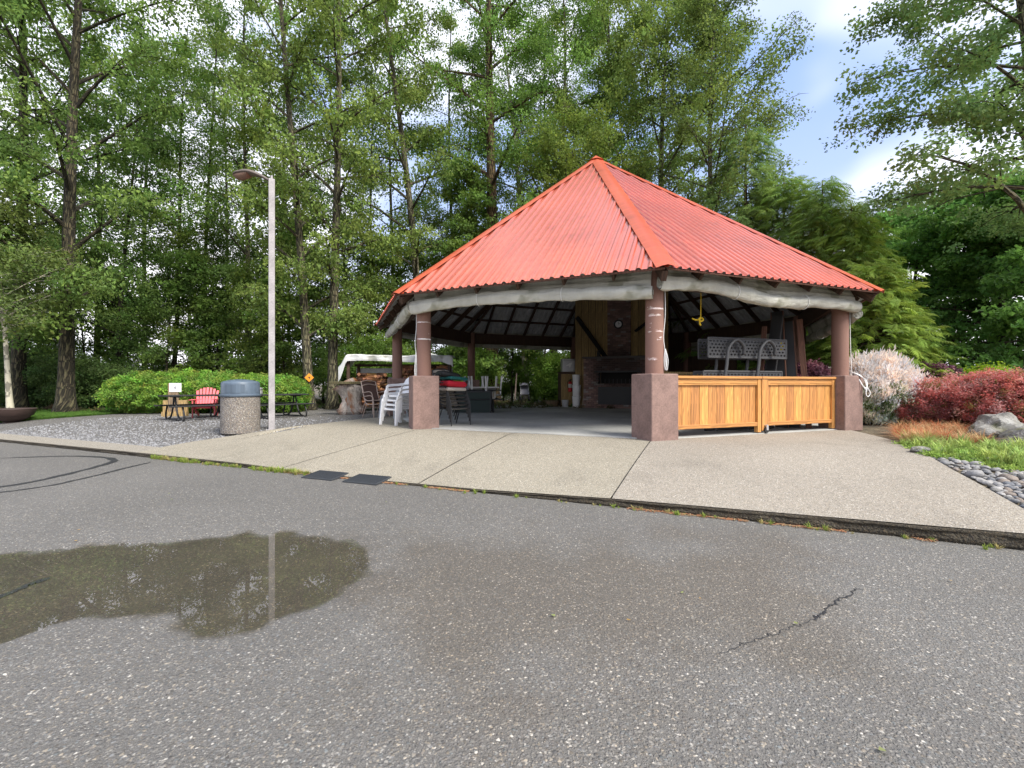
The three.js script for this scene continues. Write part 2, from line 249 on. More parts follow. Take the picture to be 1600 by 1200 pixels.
{
  const line = (a, b, fa, fb, fine, coarse) => { const o = []; for (let x = a; x < b - 1e-6;) { o.push(x); x += x >= fa && x < fb ? fine : Math.min(coarse, fine + Math.min(Math.abs(x - fa), Math.abs(x - fb)) * 0.12); } o.push(b); return o; };
  const S = line(-26, 44, 9.2, 14.2, 0.035, 0.9), D = line(-26, 0.06, -5.1, -1.7, 0.035, 0.6), pos = [], uv = [], col = [], idx = [];
  const wet = (X, Z) => {                                          // damp silt-stained patches right of the puddle
    const n = fbm(X * 1.3 + 5, Z * 1.3, 5, 601), n2 = fbm(X * 2.6, Z * 2.6, 4, 611);
    const e = 1 - Math.hypot((X - 0.35) / 2.0, (Z - 3.1) / 1.15);
    return sst(-0.2, 0.9, e + (n - 0.5) * 2.2 + (n2 - 0.5) * 1.3);
  };
  for (const d of D) for (const s of S) {
    const [X, Z] = fromSD(s, d); pos.push(X, asphaltY(X, Z), -Z); uv.push(X, Z);
    const p = pud(X, Z), silt = sst(-0.05, 0.05, p + (fbm(X * 6, Z * 6, 3, 701) - 0.5) * 0.16), w = wet(X, Z), n = 0.84 + 0.32 * fbm(X * 0.7, Z * 0.7, 5, 801), edge = sst(0.5, 0.05, Math.abs(d)) * 0.12;
    let c = [1.0 * n, 1.0 * n, 1.02 * n];
    c = c.map((v, k) => lerp(v, v * [0.72, 0.64, 0.54][k], w * 0.62));
    c = c.map((v, k) => lerp(v, [0.44, 0.385, 0.26][k] * (0.7 + 0.5 * fbm(X * 5, Z * 5, 4, 811)), silt));
    c = c.map((v, k) => lerp(v, v * [0.95, 0.98, 0.8][k], edge));
    col.push(...c);
  }
  const m = S.length;
  for (let j = 0; j < D.length - 1; j++) for (let i = 0; i < m - 1; i++) { const a = j * m + i; idx.push(a, a + 1, a + m, a + 1, a + m + 1, a + m); }
  const g = new THREE.BufferGeometry(); g.setAttribute('position', new THREE.Float32BufferAttribute(pos, 3)); g.setAttribute('uv', new THREE.Float32BufferAttribute(uv, 2)); g.setAttribute('color', new THREE.Float32BufferAttribute(col, 3)); g.setIndex(idx); g.computeVertexNormals();
  tag(setting('asphalt_road', g, M.asphalt), 'worn grey asphalt car park with damp patches', 'road');
  const x0 = -7.2, x1 = -0.6, z0 = 1.9, z1 = 4.7;
  tag(setting('water', grid(2, 2, (u, v) => [lerp(x0, x1, u), WATER, -lerp(z0, z1, v)]), water), 'rain puddle mirroring the trees and lamp post', 'puddle');
}
// soil to the horizon, gravel yard, lawn
{
  const far = grid(60, 60, (u, v) => { const e = (t) => Math.sign(t - 0.5) * Math.pow(Math.abs(t - 0.5) * 2, 2.2); const X = e(u) * 420, Z = 10 + e(v) * 420; return [X, -0.12 + 0.36 * sst(18, 45, Z) , -Z]; });
  tag(setting('ground', far, M.soil), 'brown forest floor stretching away under the trees', 'ground');
  const band = (s0, s1, d0, d1, ns, nd, up) => grid(ns, nd, (u, v) => { const [X, Z] = fromSD(lerp(s0, s1, u), d0 + (d1 - d0) * v * v); return [X, G(X, Z) + up, -Z]; });
  tag(setting('soil_bed', band(-30, 46, 0.14, 60, 160, 80, -0.02), M.soil), 'dark bare soil under the trees and shrubs', 'soil');
  tag(setting('gravel_yard', band(-22, 16, 0.15, 14.5, 120, 60, 0), M.gravel), 'grey crushed gravel yard around the picnic tables', 'gravel');
  const lw = (a, b) => grid(40, 16, (u, v) => { const [ax, az] = P(lerp(a[0], a[1], u), interp([[-420, 660], [0, 661], [110, 652], [240, 643]], lerp(a[0], a[1], u))), Z = az + v * 9; return [ax * Z / az, G(ax, Z) + 0.008 + 0.02 * v, -Z]; });
  tag(setting('lawn', lw([-420, 235]), mat(0.06, 0.13, 0.03, 1)), 'green mown lawn strip beside the gravel', 'lawn');
}
// exposed aggregate apron: columns from the kerb to the back boundary, with sawn joints as real gaps
let rightEdge = [];
{
  const L = [[262, 697], [300, 690], [340, 684.5], [415, 673], [470, 665.5], [520, 659.5], [560, 654.5], [600, 649]].map(([x, y]) => P(x, y, 0.03)).map(([X, Z]) => [toS(X, Z), toD(X, Z)]);
  const C = P(1342, 671, 0.03);
  const sL = L[0][0];
  // back boundary as function of s (bottom) ; right end slants
  const back = (s) => interp([...L, [L[7][0] + 0.5, 7.5], [18.3, 7.5], [19, 7.5]], s);
  const right = (v) => { const a = fromSD(18.62, 0), b = [C[0] + 0.3, C[1] - 0.1]; return v; };
  const joints = [[456, 727, 588, 688], [659, 753, 780, 686], [955, 778, 1014, 691]].map(([a, b, c, d]) => [P(a, b, 0.03), P(c, d, 0.03)].map(([X, Z]) => [toS(X, Z), toD(X, Z)]));
  const RE2 = [[1345, 675], [1385, 685], [1425, 703], [1480, 730], [1540, 763], [1600, 797], [1680, 845]].map(([x, y]) => P(x, y, 0.03)).map(([X, Z]) => [toD(X, Z), toS(X, Z)]).sort((a, b) => a[0] - b[0]); RE2.unshift([0, RE2[0][1] - 0.02]); RE2.push([6.8, RE2[RE2.length - 1][1] - 0.1]); rightEdge = RE2;
  const sEnd0 = RE2[0][1], sEnd1 = 19.05;
  // four bays between joints, each a ruled sheet with its own thickness
  const lines = [[[sL + 0.02, 0], [sL + 0.02, 0.02]], ...joints, [[sEnd0, 0], [sEnd1, 6.6]]];
  const lineAt = (k, d) => { if (k === 4) return interp(RE2, d); const [[s0, d0], [s1, d1]] = lines[k]; return k === 0 ? sL : s0 + (s1 - s0) * (d - d0) / Math.max(0.05, d1 - d0); };
  for (let k = 0; k < lines.length - 1; k++) {
    const bay = (side) => grid(28, 40, (u, v) => {
      let s = lerp(lineAt(k, 0) + (k ? 0.009 : 0), lineAt(k + 1, 0) - (k < 3 ? 0.009 : 0), u), D = back(s);
      // follow slanted joints with depth
      const dd = D * v; const a = lineAt(k, Math.min(dd, 3)) + (k ? 0.009 : 0), b = lineAt(k + 1, k === 3 ? dd : Math.min(dd, 3)) - (k < 3 ? 0.009 : 0);
      s = lerp(a, b, u); D = Math.min(back(s), 7.2); const [X, Z] = fromSD(s, D * v); return [X, G(X, Z) + 0.03, -Z];
    });
    const g = bay(); const n = g.attributes.position.count, c = new Float32Array(3 * n), p = g.attributes.position;
    for (let i = 0; i < n; i++) { const x = p.getX(i), z = p.getZ(i), a = fbm(x * 0.8, z * 0.8, 5, 900), sp = sst(0.62, 0.72, fbm(x * 2.4 + 4, z * 2.4, 4, 913)), t = (0.88 + 0.24 * a) * (1 - 0.1 * sp); c.set([t * (k === 3 ? 1.0 : 0.99), t * (k === 3 ? 0.985 : 0.985), t * (k === 3 ? 0.98 : 0.93)], 3 * i); }
    g.setAttribute('color', new THREE.BufferAttribute(c, 3));
    setting('pavement', g, M.apron).userData.label = ['pale aggregate slab farthest left beside the gravel', 'second pale aggregate slab from the left', 'pale aggregate slab in front of the open pavilion side', 'pale aggregate slab in front of the wooden gate'][k];
  }
  // strip of pale concrete along the kerb on the left
  const st = grid(60, 4, (u, v) => { const [X, Z] = fromSD(lerp(-20, sL + 0.3, u), lerp(0, 0.42, v)); return [X, G(X, Z) + 0.027 , -Z]; });
  const c = new Float32Array(st.attributes.position.count * 3).fill(0.92); st.setAttribute('color', new THREE.BufferAttribute(c, 3));
  setting('pavement', st, M.apron).userData.label = 'narrow pale concrete strip between asphalt and gravel';
  // the kerb's broken dark face
  const prof = (v) => [[0.03, -0.05], [-0.035, -0.05], [-0.03, 0.35], [-0.012, 0.72], [-0.028, 0.8], [-0.02, 0.985], [0.035, 1.0]][Math.round(v * 6)];
  const kb = grid(700, 6, (u, v) => { const s = lerp(-20, 20, u), [o, h] = prof(v), n = (fbm(s * 4, v * 3, 4, 950) - 0.5), top = kerbTop(s); const [X, Z] = fromSD(s, o + n * 0.05 * (v > 0.1 && v < 0.9 ? 1 : 0.5)); return [X, Math.max(-0.05, h * (top - 0.004) + (v > 0.5 ? n * 0.012 - 0.004 : 0)), -Z]; }, (u, v) => [u * 40, v * 0.3]);
  tag(setting('kerb', kb, M.kerb), 'low dark mossy kerb with a broken edge', 'kerb');
}
// sealed cracks: bitumen ribbons on the asphalt
function ribbon(pts, w, label, seed) {
  const p = smooth(pts.map(([x, y]) => { const Z = EYE * FOC / (y - 600); return V3((x - 800) / FOC * Z, 0, -Z); }), 60), r = rng(seed); p.forEach((q, i) => { q.x += (fbm(i * 0.45, seed, 4, 15) - 0.5) * 0.05; q.z += (fbm(i * 0.45, seed + 7, 4, 16) - 0.5) * 0.06; }); const wob = p.map((_, i) => 0.55 + 0.9 * fbm(i * 0.35, seed, 3, 5));
  const g = grid(60, 2, (u, v) => { const i = Math.round(u * 60), t = new THREE.Vector3().subVectors(p[Math.min(60, i + 1)], p[Math.max(0, i - 1)]).normalize(), k = (v - 0.5) * w * wob[i] * (i < 3 || i > 57 ? 0.3 : 1); const X = p[i].x - t.z * k, z = p[i].z + t.x * k; return [X, asphaltY(X, -z) + (v === 0.5 ? 0.0055 : 0.0035), z]; });
  g.computeVertexNormals(); tag(setting('tar_seam', g, M.tar), label, 'tar seam');
}
ribbon([[-30, 765], [40, 755], [100, 742], [160, 727], [178, 719], [150, 714], [90, 713], [-20, 717]], 0.1, 'looping black tar seam at the left edge of the asphalt', 1);
ribbon([[-30, 773], [60, 762], [130, 748], [190, 733], [236, 722]], 0.07, 'thinner black tar seam running below the looping one', 2);
ribbon([[-60, 948], [0, 926], [45, 908], [80, 896]], 0.055, 'short black tar seam dipping into the puddle', 3);
ribbon([[1130, 1022], [1170, 1003], [1205, 992], [1240, 980], [1268, 969]], 0.005, 'hairline dark crack in the asphalt, lower end', 4);
ribbon([[1268, 969], [1290, 955], [1312, 938], [1345, 920]], 0.01, 'wider dark crack in the asphalt, upper end', 5);

// ------------------------------------------------------------------ the pavilion: a regular octagon
const PC = [2.705, 14.441], RC = 6.444, RE = 7.137, EAVE = EYE + 1.907, APEX = EYE + 7.22, A0 = -91.469 * Math.PI / 180, ST = Math.PI / 4;
const vert = (k, r = RC) => [PC[0] + r * Math.cos(A0 - k * ST), PC[1] + r * Math.sin(A0 - k * ST)];
const edgeAng = (k) => A0 - (k + 0.5) * ST;                        // edge between vertex k and k+1
const turnOf = (a) => Math.atan2(Math.cos(a), -Math.sin(a));
const APO = RC * Math.cos(ST / 2), APE = RE * Math.cos(ST / 2), HALF = RE * Math.sin(ST / 2), RISE = APEX - EAVE, SLOPE = Math.hypot(RISE, APE), SN = RISE / SLOPE, CS = APE / SLOPE;
const colourful = (r, g, b) => mat(r, g, b);
const pavilion = thing('picnic_pavilion', 'open octagonal pavilion with brown columns and red metal roof', 'pavilion', [PC[0], FLOOR, -PC[1]]);
const roofY = (apo) => EAVE + RISE * (1 - apo / APE) - FLOOR;       // roof plane above the floor at a distance from the middle
{
  const oct = (r) => { const s = new THREE.Shape(); for (let k = 0; k < 8; k++) { const a = A0 - k * ST; s[k ? 'lineTo' : 'moveTo'](r * Math.cos(a), r * Math.sin(a)); } return s; };
  const fg = new THREE.ExtrudeGeometry(oct(RC + 0.13), { depth: 0.5, bevelEnabled: false }); fg.rotateX(-Math.PI / 2); fg.translate(0, -0.46, 0); fg.computeVertexNormals(); uvm(fg);
  const fm = mesh('floor', fg, M.floor, pavilion); fm.userData.label = 'smooth grey concrete floor slab';
  // columns and pedestals
  const pg = box(0.58, 1.18, 0.58, 0, 0.59, 0, 0, 0, 0, 0.025), cg = cyl(0.155, 0.16, 2.0, 0, 2.16, 0, 36, 0, 0, 0, true);
  const colCanvas = (seed, marks) => {
    const c = document.createElement('canvas'); c.width = 512; c.height = 1024; const x = c.getContext('2d'), r = rng(seed); x.fillStyle = 'rgb(134,101,88)'; x.fillRect(0, 0, 512, 1024);
    for (let i = 0; i < 2600; i++) { x.fillStyle = `rgba(${r() < 0.5 ? '108,74,66' : '160,122,112'},${0.05 + 0.07 * r()})`; x.fillRect(r() * 512, r() * 1024, 2 + r() * 30, 1 + r() * 4); }
    for (const [u, v, w, h, n] of marks) for (let i = 0; i < n; i++) { x.strokeStyle = `rgba(${225 + 20 * r()},${215 + 20 * r()},${212 + 20 * r()},${0.35 + 0.55 * r()})`; x.lineWidth = 1 + 4 * r(); x.beginPath(); const a = (u + (r() - 0.5) * w) * 512, b = (v + (r() - 0.5) * h) * 1024, l = (0.1 + 0.5 * r()) * w * 512; x.moveTo(a, b); x.lineTo(a + l * 0.5, b + (r() - 0.5) * 5); x.lineTo(a + l, b + (r() - 0.5) * 7); x.stroke(); }
    const t = new THREE.CanvasTexture(c); t.colorSpace = THREE.SRGBColorSpace; t.wrapS = THREE.RepeatWrapping; return mat(1, 1, 1, 0.8, { map: t, bumpMap: grainBump, bumpScale: 0.002 });
  };
  const plain = colCanvas(70, []);
  // u of the texture that faces the camera is found from the angle of view
  for (let k = 0; k < 8; k++) {
    const [X, Z] = vert(k), p = [X - PC[0], 0, -(Z - PC[1])];
    const pe = mesh('pedestal', pg, M.stucco, pavilion); pe.position.set(...p); pe.rotation.y = turnOf(edgeAng(-1));
    let m = plain; if (k === 0) m = colCanvas(71, [[0.5, 0.42, 0.32, 0.012, 26], [0.47, 0.475, 0.16, 0.02, 24], [0.4, 0.4, 0.1, 0.02, 6], [0.43, 0.56, 0.03, 0.05, 6], [0.56, 0.61, 0.14, 0.02, 12], [0.37, 0.62, 0.08, 0.012, 5], [0.59, 0.68, 0.1, 0.025, 16], [0.43, 0.86, 0.14, 0.025, 20]]);
    if (k === 1) m = colCanvas(72, [[0.5, 0.4, 0.45, 0.006, 22], [0.5, 0.585, 0.45, 0.01, 40], [0.6, 0.54, 0.05, 0.1, 6]]);
    const co = mesh('column', cg, m, pavilion); co.position.set(...p); co.rotation.y = Math.atan2(-X, Z) + Math.PI;   // the seam's far side
  }
  // ring beam, hip rafters, and for every face: jack rafters, purlins, metal sheets
  const roof = new THREE.Group(); roof.name = 'roof'; pavilion.add(roof);
  const V = (k, r, y) => { const [X, Z] = vert(k, r); return V3(X - PC[0], y, -(Z - PC[1])); };
  const pt = (u, v, h) => V3(u, v * SN + h * CS, APE - v * CS + h * SN);   // on a face: along the eave, up the slope, off the roof plane
  const rib = 0.19, sheetW = 5 * rib, H = 0.036;
  const prof = []; for (let i = -15; i <= 15; i++) { const c = i * rib; prof.push([c - 0.05, 0], [c - 0.03, H * 0.72], [c - 0.016, H], [c + 0.016, H], [c + 0.03, H * 0.72], [c + 0.05, 0], [c + rib / 2 - 0.03, 0], [c + rib / 2, 0.003], [c + rib / 2 + 0.03, 0]); }
  const sheet = (u0, u1, off, jag) => {
    const q = prof.filter(([u]) => u > u0 && u < u1); q.unshift([u0, 0]); q.push([u1, 0]);
    const pos = [], uv = [];
    const maxV = (u) => SLOPE * (1 - Math.abs(u) / HALF);
    for (let i = 0; i < q.length - 1; i++) {
      let [a, ha] = q[i], [b, hb] = q[i + 1]; if (Math.max(Math.abs(a), Math.abs(b)) > HALF) continue;
      const n = 1; const va = maxV(a), vb = maxV(b);
      const A = pt(a, -jag, ha + off), B = pt(b, -jag, hb + off), C = pt(b, vb, hb + off), D = pt(a, va, ha + off);
      for (const [p, w] of [[A, [a, 0]], [B, [b, 0]], [C, [b, vb]], [A, [a, 0]], [C, [b, vb]], [D, [a, va]]]) { pos.push(p.x, p.y, p.z); uv.push(w[0], w[1]); }
    }
    const g = new THREE.BufferGeometry(); g.setAttribute('position', new THREE.Float32BufferAttribute(pos, 3)); g.setAttribute('uv', new THREE.Float32BufferAttribute(uv, 2)); g.computeVertexNormals(); return g;
  };
  const sheets = [], lining = []; for (let i = -4; i < 3; i++) { const a = Math.max(-HALF + 0.004, i * sheetW + rib / 2 - 0.02), b = Math.min(HALF - 0.004, (i + 1) * sheetW + rib / 2 + 0.016); sheets.push(sheet(a, b, (i & 1) * 0.0025, (i & 1) * 0.004)); }
  const liningG = (() => { const g = sheet(-HALF + 0.02, HALF - 0.02, -0.008, -0.02); return g; })();
  const purl = []; for (let v = 0.35; v < SLOPE - 0.6; v += 0.92) { const L = 2 * HALF * (1 - v / SLOPE) - 0.06, c = pt(0, v, -0.03); purl.push(box(L, 0.038, 0.09, 0, 0, 0, -Math.atan2(RISE, APE) * -1, 0, 0).translate(c.x, c.y, c.z)); }
  const tilt = Math.atan2(RISE, APE);
  const purlins = []; for (let v = 0.42; v < SLOPE - 0.5; v += 0.86) { const L = 2 * HALF * (1 - v / SLOPE) - 0.05, c = pt(0, v, -0.032), g = new THREE.BoxGeometry(L, 0.04, 0.09); uvm(g); g.rotateX(tilt); purlins.push(g.translate(c.x, c.y, c.z)); }
  const jacks = []; for (let i = -2; i <= 2; i++) { const u = i * 0.91, v0 = 0.12, v1 = SLOPE * (1 - Math.abs(u) / HALF) - 0.12, A = pt(u, v0, -0.135), B = pt(u, v1, -0.135), g = new THREE.BoxGeometry(0.045, 0.16, A.distanceTo(B)); uvm(g); g.rotateX(tilt); jacks.push(g.translate((A.x + B.x) / 2, (A.y + B.y) / 2, (A.z + B.z) / 2)); }
  const fascia = (() => { const c = pt(0, 0.02, -0.028), g = new THREE.BoxGeometry(HALF * 2 - 0.06, 0.035, 0.03); uvm(g); return g.translate(c.x, c.y, c.z); })();
  // ridge caps: folded strip along the hip, nailed through the ribs (small gaps stay open below)
  const capG = (k) => {
    const a = V(k, RE + 0.03, EAVE - FLOOR - 0.01), b = V3(0, APEX - FLOOR + 0.02, 0), dir = new THREE.Vector3().subVectors(b, a).normalize(), side = new THREE.Vector3().crossVectors(dir, V3(0, 1, 0)).normalize(), n = new THREE.Vector3().crossVectors(side, dir).normalize();
    const g = grid(24, 4, (u, v) => { const w = (v - 0.5) * 0.36, d = Math.abs(v - 0.5) * 2, p = a.clone().lerp(b, Math.min(1, u * 1.0)).addScaledVector(side, w * (u > 0.985 ? 0.4 : 1)).addScaledVector(n, 0.05 - 0.058 * d * (0.5 + 0.5 * d) + 0.004 * Math.sin(u * 90) * d); return [p.x, p.y, p.z]; }, (u, v) => [v * 0.3, u * 9]);
    return g;
  };
  for (let k = 0; k < 8; k++) {
    const t = turnOf(edgeAng(k)), put = (m) => { m.position.y = EAVE - FLOOR; m.rotation.y = t; return m; };
    for (const s of sheets) put(mesh('metal_sheet', s, M.roof, roof));
    put(mesh('sheet_underside', liningG, M.under, roof));
    for (const p of purlins) put(mesh('purlin', p, M.timber, roof));
    for (const j of jacks) put(mesh('rafter', j, M.timber, roof));
    put(mesh('eave_batten', fascia, M.tail, roof));
    mesh('ridge_cap', capG(k), M.cap, roof);
    const ha = V(k, RE - 0.12, EAVE - FLOOR - 0.12), hb = V3(0, APEX - FLOOR - 0.22, 0);
    mesh('hip_rafter', bar(ha, hb, 0.09, 0.18), M.timber, roof);
    const b0 = V(k, RC, 0), b1 = V(k + 1, RC, 0), L = b0.distanceTo(b1);
    const bm = mesh('ring_beam', box(L - 0.02, 0.44, 0.13, 0, 2.94, APO), M.timber, pavilion); bm.rotation.y = t;
  }
  const bolts = []; mesh('finial_cap', at(new THREE.ConeGeometry(0.26, 0.2, 8), 0, APEX - FLOOR + 0.04, 0), M.cap, roof);
}
// rolled canvas curtains between the columns: a hanging band, a sagging roll and ties
function curtain(k, label, dy, sag, seed, cut = [0.02, 0.02], R = 0.115) {
  const a = edgeAng(k), t = turnOf(a), half = RC * Math.sin(ST / 2), o = thing('curtain', label, 'rolled curtain', [PC[0] + (APO + 0.2) * Math.cos(a), FLOOR, -(PC[1] + (APO + 0.2) * Math.sin(a))], t, 'canvas curtains rolled up under the eaves');
  const x0 = -half - 0.12 + cut[0], x1 = half + 0.12 - cut[1], yOf = (u) => interp(dy, u) + sag * Math.sin(u * Math.PI);
  const top = 3.24 , n = 70;
  const bump = (u, f) => (fbm(u * 9, f * 2.5, 4, seed) - 0.5);
  mesh('band', grid(n, 10, (u, v) => { const yb = yOf(u) + 0.05, y = lerp(top, yb, v); return [lerp(x0 + 0.03, x1 - 0.03, u), y, lerp(-0.06, 0.06, v) + bump(u * 1.4, v * 2) * 0.07 + 0.02 * Math.sin(v * 5 + u * 3)]; }, (u, v) => [u * 5, v]), M.cloth, o);
  const rollR = (u) => R * (0.86 + 0.5 * bump(u, 3) + 0.16 * Math.abs(Math.sin(u * 7 + seed)));
  const roll = grid(n, 20, (u, v) => { const f = v * Math.PI * 2, r = rollR(u) * (1 + 0.5 * (fbm(u * 16 + v * 3, Math.sin(f) * 2 + 2, 4, seed + 9) - 0.5)) * (u < 0.004 || u > 0.996 ? 0.9 : 1); return [lerp(x0, x1, u), yOf(u) + r * 1.12 * Math.cos(f), 0.09 + r * 0.85 * Math.sin(f)]; }, (u, v) => [u * 5, v * 0.8]);
  mesh('roll', roll, M.cloth, o);
  const ends = []; for (const u of [0, 1]) { const g = new THREE.CircleGeometry(R * 0.8, 18); g.scale(1, 1.1, 1); g.rotateY(Math.PI / 2); const c = cyl(R * 0.4, R * 0.4, 0.03, 0, 0, 0, 12, 0, 0, Math.PI / 2); g.translate(lerp(x0, x1, u) + (u ? -0.01 : 0.01), yOf(u), 0.09); ends.push(g, c.translate(lerp(x0, x1, u), yOf(u), 0.09)); }
  mesh('roll_end', ends, M.cloth, o);
  for (const u of [0.33, 0.68]) { const p = []; for (let i = 0; i <= 14; i++) { const f = i / 14 * Math.PI * 2, r = rollR(u) * 1.12; p.push(V3(lerp(x0, x1, u), yOf(u) + r * 1.1 * Math.cos(f), 0.09 + r * 0.9 * Math.sin(f))); } mesh('tie', taper(p, 0.006, 5), M.rope, o); }
  return o;
}
// dy: height of the roll's axis above the floor from the left end (seen from outside) to the right end
curtain(0, 'pale rolled curtain over the wide front opening left of the scuffed column', [[0, 2.66], [0.3, 2.73], [0.65, 2.68], [1, 2.58]], 0, 1, [0, 0.12]);
curtain(-1, 'sagging pale rolled curtain over the wooden gate', [[0, 2.74], [0.22, 2.77], [0.5, 2.6], [0.62, 2.6], [0.75, 2.66], [1, 2.64]], 0, 2, [0, 0]);
curtain(1, 'rolled curtain slanting down at the far left side of the pavilion', [[0, 2.6], [1, 2.7]], -0.05, 3);
curtain(2, 'rolled curtain at the back left behind the firewood shelter side', [[0, 2.66], [1, 2.68]], -0.04, 4, [0, 0], 0.08);
curtain(3, 'rolled curtain over the back opening left of the brick chimney', [[0, 2.68], [1, 2.68]], -0.03, 5, [0, 0], 0.07);
curtain(5, 'low hanging curtain roll at the back right of the pavilion', [[0, 2.35], [1, 2.5]], -0.08, 6);
curtain(-2, 'rolled curtain slanting down at the right side behind the leaning boards', [[0, 2.5], [1, 2.45]], -0.05, 7);
// closed back of the pavilion behind the chimney: dark vertical boards
{
  const a = edgeAng(4), o = thing('back_wall', 'dark board wall closing the pavilion behind the chimney', 'wall', [PC[0] + APO * Math.cos(a), FLOOR, -(PC[1] + APO * Math.sin(a))], turnOf(a)), r = rng(44), gs = [];
  for (let i = 0; i < 24; i++) gs.push(mesh('board', box(0.19, 3.0, 0.03, -2.3 + i * 0.2, 1.5 + 0.04, (r() - 0.5) * 0.012), M.timber, o)); mesh('backing', box(4.8, 3.0, 0.02, 0, 1.54, 0.04), M.timber, o);
  const a5 = edgeAng(5), o5 = thing('side_wall', 'low dark board partition at the back right of the pavilion', 'wall', [PC[0] + (APO - 0.1) * Math.cos(a5), FLOOR, -(PC[1] + (APO - 0.1) * Math.sin(a5))], turnOf(a5));
  for (let i = 0; i < 12; i++) mesh('board', box(0.19, 2.1, 0.03, 2.2 - i * 0.2, 1.05 + 0.04, (r() - 0.5) * 0.012), M.timber, o5); mesh('backing', box(2.4, 2.1, 0.02, 1.1, 1.09, 0.04), M.timber, o5);
}
// chimney wall: local +x runs to the right seen from inside, +z towards the middle of the pavilion
const WA = edgeAng(4), wallD = 4.1, WT = turnOf(WA) + Math.PI;
const wallPos = (d) => [PC[0] + d * Math.cos(WA), FLOOR + 0.04, -(PC[1] + d * Math.sin(WA))];
{
  const w = thing('board_wall', 'tan vertical board wall on both sides of the brick chimney', 'wall', wallPos(wallD), WT), r = rng(51), hTop = roofY(wallD) - 0.35;
  for (let i = 0; i < 13; i++) { const k = 0.8 + 0.4 * r(), m = M.boards.clone(); m.color.multiplyScalar(k); mesh('board', box(0.27, hTop, 0.035, -1.72 + i * 0.287, hTop / 2, (r() - 0.5) * 0.01), m, w); }
  mesh('backing', box(3.7, hTop, 0.03, 0, hTop / 2, -0.05), M.soot, w);
  const b1 = mesh('brace', bar(V3(-1.75, 3.75, 0.12), V3(-0.48, 1.98, 0.2), 0.15, 0.12), M.soot, w); b1.userData.label = 'long dark diagonal timber brace';
  mesh('brace', bar(V3(0.62, 3.05, 0.1), V3(1.22, 3.5, 0.1), 0.1, 0.08), M.soot, w); mesh('brace', bar(V3(1.24, 3.52, 0.1), V3(1.6, 3.2, 0.1), 0.1, 0.08), M.soot, w);
}
{
  const f = thing('brick_fireplace', 'soot stained brick fireplace with tall brick chimney', 'fireplace', wallPos(wallD - 0.03), WT), r = rng(61);
  const bw = 0.2, bh = 0.065, j = 0.011, gs = [];
  const course = (x0, x1, y0, y1, z, skip) => { let row = 0; for (let y = y0; y < y1 - 0.03; y += bh + j, row++) for (let x = x0 - (row % 2) * bw / 2; x < x1 - 0.02; x += bw + j) { const a = Math.max(x, x0), b = Math.min(x + bw, x1); if (b - a < 0.03 || (skip && skip((a + b) / 2, y))) continue; const s = fbm(a * 2 + 9, y * 2, 3, 62), so = sst(0.75, 0.3, Math.hypot((a) / 1.3, (y - 1.45) / 1.1) * 0.62) , g = (0.7 + 0.6 * r()), c = r() < 0.07 ? [0.3, 0.26, 0.24] : [0.23 * g, 0.145 * g, 0.125 * g]; const k = lerp(1, 0.28, clamp(so * 1.1 + (s - 0.5) * 0.5)); gs.push(paint(box(b - a, bh, 0.1, (a + b) / 2, y + bh / 2, z + (r() - 0.5) * 0.012), c.map((v) => v * k))); } };
  course(-0.46, 0.46, 2.02, 4.7, 0.12);
  course(-1.35, 1.35, 0, 2.0, 0.5, (x, y) => x > -0.78 && x < 0.78 && y > 0.98 && y < 1.42);
  const front = tag(mesh('brick', gs, M.brick, f), '', '', '', 'stuff'); delete front.userData.label;
  mesh('mortar_core', [box(0.9, 2.7, 0.1, 0, 3.35, 0.09), box(0.55, 2.0, 0.45, -1.05, 1.0, 0.24), box(0.55, 2.0, 0.45, 1.05, 1.0, 0.24), box(1.56, 0.96, 0.45, 0, 0.48, 0.24), box(1.56, 0.56, 0.45, 0, 1.72, 0.24)], M.mortar, f);
  mesh('firebox', box(1.5, 0.46, 0.03, 0, 1.2, 0.04), M.soot, f);
  mesh('mantel', box(2.8, 0.06, 0.62, 0, 2.03, 0.28, 0, 0, 0, 0.01), M.mortar, f);
  mesh('lintel', box(1.8, 0.07, 0.03, 0, 1.45, 0.565), M.iron, f); mesh('grate', [...Array(9)].map((_, i) => box(0.02, 0.2, 0.02, -0.64 + i * 0.16, 1.06, 0.5)), M.iron, f);
  mesh('iron_plate', box(1.5, 0.7, 0.02, 0, 0.5, 0.565), M.iron, f);
}
